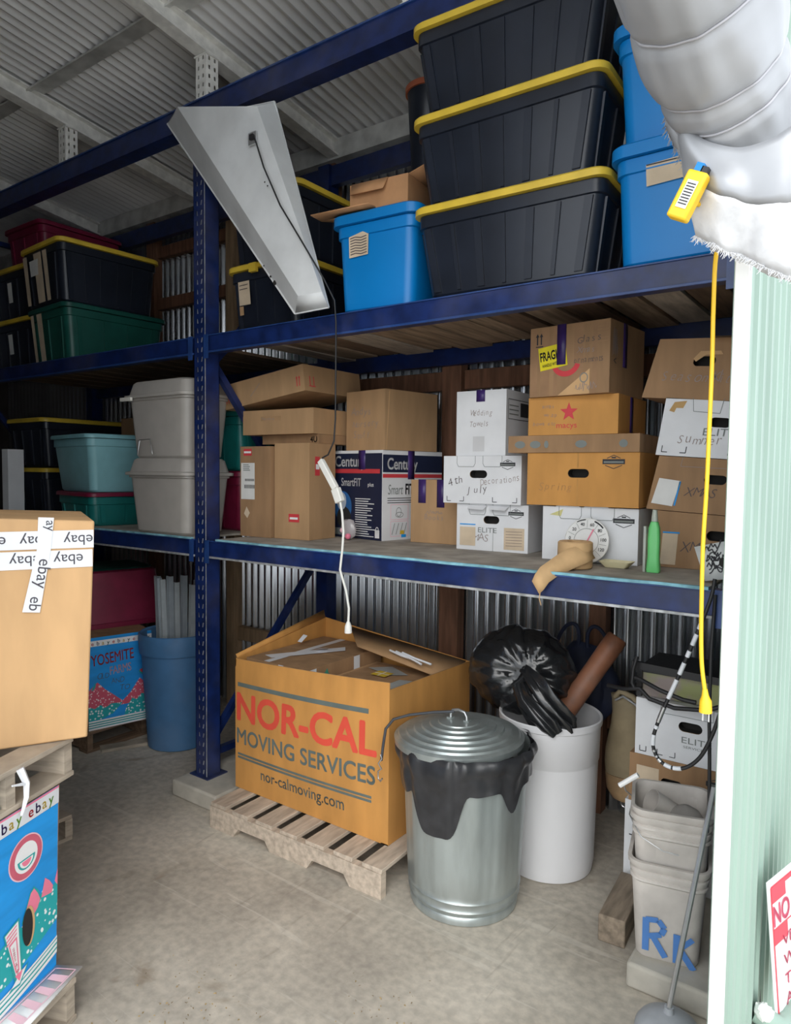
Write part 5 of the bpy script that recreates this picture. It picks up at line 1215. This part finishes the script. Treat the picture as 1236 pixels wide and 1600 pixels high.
# =================================================================== WALL SIGN, PIPE
ph, tw = math.radians(22), math.radians(10)
uu, vv = V(math.sin(ph), math.cos(ph), 0), V(0, 0, 1); su = uu*math.cos(tw)+vv*math.sin(tw); sv = -uu*math.sin(tw)+vv*math.cos(tw); snn = su.cross(sv)
SW, SH = .30, .415; TLc = V(-.2297, 1.87, .780); BLc = TLc-sv*SH
t = thing('parking_sign', 'white and red no parking sign hanging crooked and bent out from the green wall', 'sign', tuple(BLc))
mb = MB(); mb.norecalc = True; Zr = V(0, 0, 0)
mb.hexa([Zr-snn*.002, su*SW-snn*.002, su*SW, Zr, sv*SH-snn*.002, sv*SH+su*SW-snn*.002, sv*SH+su*SW, sv*SH], plain('sign_white', (.80, .80, .80), .4))
SR = plain('sign_red', (.72, .05, .08), .5); SP = plain('sign_pink_letter', (.78, .16, .26), .5)
Rf = Face(Zr, su, sv, snn, mb)
Rf.line([(.014, .02), (SW-.014, .02), (SW-.014, SH-.02), (.014, SH-.02), (.014, .02)], .005, SR)
Rf.rect(.014, SH-.065, .075, SH-.02, SR, .0018); Rf.rect(.075, SH-.032, SW-.014, SH-.02, SR, .0018); Rf.rect(.014, SH-.180, .075, SH-.135, SR, .0018); Rf.line([(.075, SH-.137), (SW-.014, SH-.137)], .004, SR)
Rf.text('NO PARKING', .014, SH-.128, .078, SP, .03, sx=.60, off=.0022)
for k, tx in enumerate(('VEHICLES', 'WILL BE', 'TOWED', 'AWAY')): Rf.text(tx, .05, SH-.20-.055*k, .045, SP, .008, off=.0022)
mb.build('panel', t)
t = thing('wall_pipe', 'green painted pipe poking out of a rusty hole in the green wall', 'pipe', (XW+.006, 1.90, .40))
mb = MB(); mb.tube([(-.0, 0, .03), (.03, .0, .02), (.055, .02, .0), (.07, .06, .0), (.075, .12, .02), (.08, .25, .03)], [.024, .026, .027, .026, .024, .024], GREEN, 14); mb.build('pipe', t, angle=60)
m2 = MB(); m2.ball((.02, -.012, .045), .022, TRIMW, 10, (1, 1, .9), lambda d: 1+.3*noise.noise(d*4)); m2.build('foam_blob', t)
m2 = MB(); ff = Face((.003, -.03, -.04), (0, 1, 0), (0, 0, 1), (1, 0, 0), m2); ff.poly([(.0, .0), (.05, -.01), (.055, .06), (.035, .13), (.015, .09)], HOLE, .006); m2.build('ragged_hole', t)

# =================================================================== ROLLED SILVER CURTAIN ABOVE THE OPENING
t = thing('rolled_curtain', 'silver fabric curtain rolled up and tied with cords beside the opening', 'curtain', (-.25, 1.25, 2.3))
O_ = V(-.25, 1.25, 2.3)
axis = smooth([V(*a)-O_ for a in ((-.30, .62, 2.76), (-.29, .80, 2.65), (-.275, .98, 2.515), (-.268, 1.11, 2.449), (-.260, 1.216, 2.395), (-.246, 1.311, 2.335), (-.236, 1.345, 2.295))], 16)
def crease(q, u, sd):
    return .05*noise.noise(V(math.cos(q)*1.6, math.sin(q)*1.6, u*5+sd))+.035*noise.noise(V(math.cos(q)*4, math.sin(q)*4, u*9+sd))
def cloth_ring(c, d, r, u, n=96, am=1, lift=0):
    a_ = V(1, 0, 0)-d*d.x; a_.normalize(); b_ = d.cross(a_); ring = []
    for i in range(n):
        q = 2*PI*i/n
        ring.append(c+(a_*math.cos(q)+b_*math.sin(q))*(r*(1+am*crease(q, u, 0))+lift))
    return ring
ties = (.49, .66, .73)
def rad(u):
    r = .104-.006*u-.035*max(0, u-.6)
    # cloth bellies out between the ties and is pinched under them
    for tt in ties: r -= .009*math.exp(-((u-tt)/.012)**2)
    if u > .50 and u < .65: r += .005*math.sin(PI*(u-.50)/.15)
    return r
mb = MB(); L_ = len(axis); rings = []
for k, c in enumerate(axis):
    d = (axis[min(k+1, L_-1)]-axis[max(k-1, 0)]).normalized(); u = k/(L_-1); rings.append(cloth_ring(c, d, rad(u), u))
mb.loft(rings, CLOTHS, (False, True)); mb.build('roll', t, angle=80)
# overlapping diagonal edge of the rolled sheet
mb = MB(); rows = []
for k in range(int(.49*L_), int(.665*L_)):
    c = axis[k]; d = (axis[k+1]-axis[k-1]).normalized(); u = k/(L_-1); a_ = V(1, 0, 0)-d*d.x; a_.normalize(); b_ = d.cross(a_); row = []
    q0 = math.radians(195+80*(u-.49)/.17)
    for i in range(10):
        q = q0+math.radians(75)*i/9; row.append(c+(a_*math.cos(q)+b_*math.sin(q))*(rad(u)*(1+crease(q, u, 0))+.004*(1-i/9)+.0008))
    rows.append(row)
mb.loft(rows, CLOTHS, (False, False), True, False); mb.build('outer_fold', t, solid=.0015, angle=80)
for tt in ties:
    k = int(tt*(L_-1)); c = axis[k]; d = (axis[k+1]-axis[k-1]).normalized()
    m2 = MB(); rg = cloth_ring(c, d, rad(k/(L_-1)), k/(L_-1), lift=.0022); m2.tube(rg+[rg[0]], .0024, mat('grey_tie_cord', (.42, .42, .45), .4, .3), 6); m2.build('tie_cord', t, angle=80)
def frayed(rows, edge, m, nm, seed, closed=False):
    m2 = MB(); m2.loft(rows[:len(rows)//2+1] if nm == 'hem' else rows, CLOTHS, (False, False), True, closed)
    if nm == 'hem': m2.loft(rows[len(rows)//2:], m, (False, False), True, closed)  # lower half takes the paler cloth that carries the daylight
    m2.build(nm, t, solid=.002, angle=80)
    m3_ = MB(); rnd = random.Random(seed)
    for k in range(len(edge)*4):
        u = k/(len(edge)*4)*(len(edge)-1); i = int(u); p = Vector(edge[i]).lerp(Vector(edge[min(i+1, len(edge)-1)]), u-i)
        Lh = rnd.uniform(.003, .014); dx = rnd.uniform(-.005, .005)
        m3_.tube([p, p+V(dx, rnd.uniform(-.003, .003), -Lh*.6), p+V(dx*2, rnd.uniform(-.005, .003), -Lh)], [.0009, .0007, .0003], m, 4, (False, False))
    m3_.build('frayed_edge', t, angle=80)
tp = [V(-.330, 1.245, 2.345), V(-.314, 1.222, 2.331), V(-.273, 1.213, 2.290), V(-.225, 1.213, 2.268), V(-.181, 1.213, 2.271), V(-.148, 1.222, 2.290), V(-.125, 1.25, 2.31)]
bt_ = [V(-.305, 1.300, 2.170), V(-.292, 1.262, 2.158), V(-.256, 1.255, 2.133), V(-.221, 1.258, 2.113), V(-.189, 1.260, 2.090), V(-.150, 1.262, 2.070), V(-.120, 1.29, 2.06)]
tp = smooth(tp, 8); bt_ = smooth(bt_, 8); rows = []
for j in range(16):
    b = j/15; row = []
    for i, (p, q) in enumerate(zip(tp, bt_)):
        a = i/(len(tp)-1); w = math.sin(PI*b)
        pp = p.lerp(q, b)+V(.006*noise.noise(V(a*5, b*3, 1)), -.022*w+.020*noise.noise(V(a*3.5, b*2.3, 4))*min(1, b*3)+.006*math.sin(a*22+b*4)*b, .006*noise.noise(V(a*12, 0, 3))*b)
        row.append(pp-O_)
    rows.append(row)
frayed(rows, rows[-1], CLOTHW, 'hem', 5)
# back layer of the hem gives it depth
frayed([[p+V(0, .10+.02*math.sin(i*.3), .006) for i, p in enumerate(r)] for r in rows], [rows[-1][0]+V(0, .1, .006), rows[-1][-1]+V(0, .1, .006)], CLOTHW, 'hem', 6)
o_ = smooth([V(-.352, 1.255, 2.392), V(-.348, 1.255, 2.345), V(-.322, 1.255, 2.288), V(-.292, 1.255, 2.228)], 8)
n_ = smooth([V(-.300, 1.220, 2.365), V(-.285, 1.225, 2.325), V(-.262, 1.225, 2.272), V(-.252, 1.225, 2.228)], 8); rows = []
for j in range(8):
    b = j/7; rows.append([q.lerp(p, b)+V(0, .010*noise.noise(V(i*.2, b*3, 9)), .003*noise.noise(V(i*.7, b*3, 2)))-O_ for i, (p, q) in enumerate(zip(o_, n_))])
frayed(rows, rows[-1], CLOTHS, 'side_flap', 8)

# yellow cord with sleeve
t = thing('extension_cord', 'yellow extension cord hanging from its yellow sleeve under the silver curtain', 'cord', (-.312, 1.47, 1.30)); O_ = V(-.312, 1.47, 1.30)
pts = smooth([V(*p)-O_ for p in ((-.292, 1.222, 2.20), (-.262, 1.30, 2.205), (-.275, 1.38, 2.215), (-.305, 1.45, 2.18), (-.312, 1.475, 2.09), (-.312, 1.48, 1.993), (-.3125, 1.48, 1.892), (-.314, 1.48, 1.741), (-.317, 1.48, 1.625), (-.3155, 1.48, 1.483), (-.312, 1.48, 1.393), (-.304, 1.48, 1.335))], 5)
m2 = MB(); m2.tube(pts, .0042, YCORD, 8); m2.build('cord', t, angle=80)
m2 = MB(); m2.tube([V(-.304, 1.48, 1.338)-O_, V(-.303, 1.48, 1.325)-O_, V(-.302, 1.48, 1.315)-O_, V(-.3015, 1.48, 1.292)-O_], [.005, .007, .0115, .0125], YCORD, 12); m2.build('plug', t)
m2 = MB()
for dx in (-.006, .005): m2.box(-.3015+dx-O_.x, 1.479-O_.y, 1.274-O_.z, -.2985+dx-O_.x, 1.481-O_.y, 1.292-O_.z, STEEL)
m2.build('prong', t)
sl = MB(); sl.M = Matrix.Translation((-.327, 1.335, 2.275)-O_ if False else V(-.297, 1.200, 2.205)-O_) @ Matrix.Rotation(math.radians(27), 4, 'Y')
sl.M = sl.M @ Matrix.Scale(.88, 4)
sl.box(-.019, -.014, -.042, .019, .014, .042, mat('yellow_card_sleeve', (.80, .50, .02), .5)); sl.build('sleeve', t, bevel=.004)
m2 = MB(); m2.M = sl.M; f = Face((-.019, -.0145, -.042), (1, 0, 0), (0, 0, 1), (0, -1, 0), m2)
f.rect(.010, .018, .030, .066, PAPER, .001)
for k in range(8): f.rect(.012, .024+.005*k, .028, .0262+.005*k, INK, .0014)
m2.build('barcode_label', t)
m2 = MB(); m2.M = sl.M; m2.box(-.010, -.010, .042, .004, .006, .056, BLUP); m2.box(.002, -.010, .040, .014, .008, .052, BLACKR); m2.build('socket_end', t)

# small litter on the floor
t = MB(); rnd = random.Random(21); LF = mat('dry_leaf', (.33, .24, .12), .9, var=.3)
for k in range(150):
    cx, cy = rnd.choice([(-1.90, 1.32), (-1.72, 1.42), (-1.55, 1.38), (-1.35, 1.75), (-1.9, 1.55)]); x = cx+rnd.gauss(0, .09); y = cy+rnd.gauss(0, .07); a = rnd.uniform(0, 6.3); s_ = rnd.uniform(.002, .006)
    t.add([(x+s_*math.cos(a), y+s_*math.sin(a), .001), (x-s_*.4*math.sin(a), y+s_*.4*math.cos(a), .004), (x-s_*math.cos(a), y-s_*math.sin(a), .001), (x+s_*.4*math.sin(a), y-s_*.4*math.cos(a), .001)], [(0, 1, 2, 3)], LF)
o = t.build('floor_litter'); tag(o, 'scattered dry bits and leaf crumbs on the concrete floor', 'litter', kind='stuff')

# finer pieces belong to the part that carries them
SUB = {'frayed_edge': 'hem', 'grip': 'wire_handle', 'latch': 'lid', 'power_cord': 'knockout', 'prong': 'plug', 'core': 'coil', 'lid_handle': 'lid', 'dial_print': 'case', 'thread': 'tail', 'flap_print': 'bottom_flap', 'barcode_label': 'sleeve', 'socket_end': 'cord', 'hook': 'cord', 'ring': 'strap', 'leather_end': 'case'}
def base(o): return o.name.split('.')[0]
for root in [o for o in C.objects if o.parent is None and o.type == 'EMPTY']:
    kids = list(root.children)
    for o in kids:
        tgt = SUB.get(base(o))
        if not tgt: continue
        c = [k for k in kids if base(k) == tgt]
        if base(o) == 'frayed_edge' and c: c = [kids[kids.index(o)-1]] if base(kids[kids.index(o)-1]) in ('hem', 'side_flap') else c
        if c and c[0].rotation_euler.z == 0 and c[0].location.length == 0: o.parent = c[0]
bs = [o for o in rack.children if base(o) == 'beam']; cs = [o for o in rack.children if base(o) == 'beam_connector']
def bx(o): return [sum(v.co[k] for v in o.data.vertices)/len(o.data.vertices) for k in (0, 1, 2)]
for o in cs:
    p = bx(o); q = min(bs, key=lambda b: abs(bx(b)[2]-p[2])*4+abs(bx(b)[1]-p[1])*4+abs(bx(b)[0]-p[0])); o.parent = q; o.location = (0, 0, 0)
us = [o for o in rack.children if base(o) == 'upright']
for o in [o for o in rack.children if base(o) == 'base_plate']:
    p = bx(o); q = min(us, key=lambda b: abs(bx(b)[1]-p[1])+abs(bx(b)[0]-p[0])); o.parent = q; o.location = (0, 0, 0)
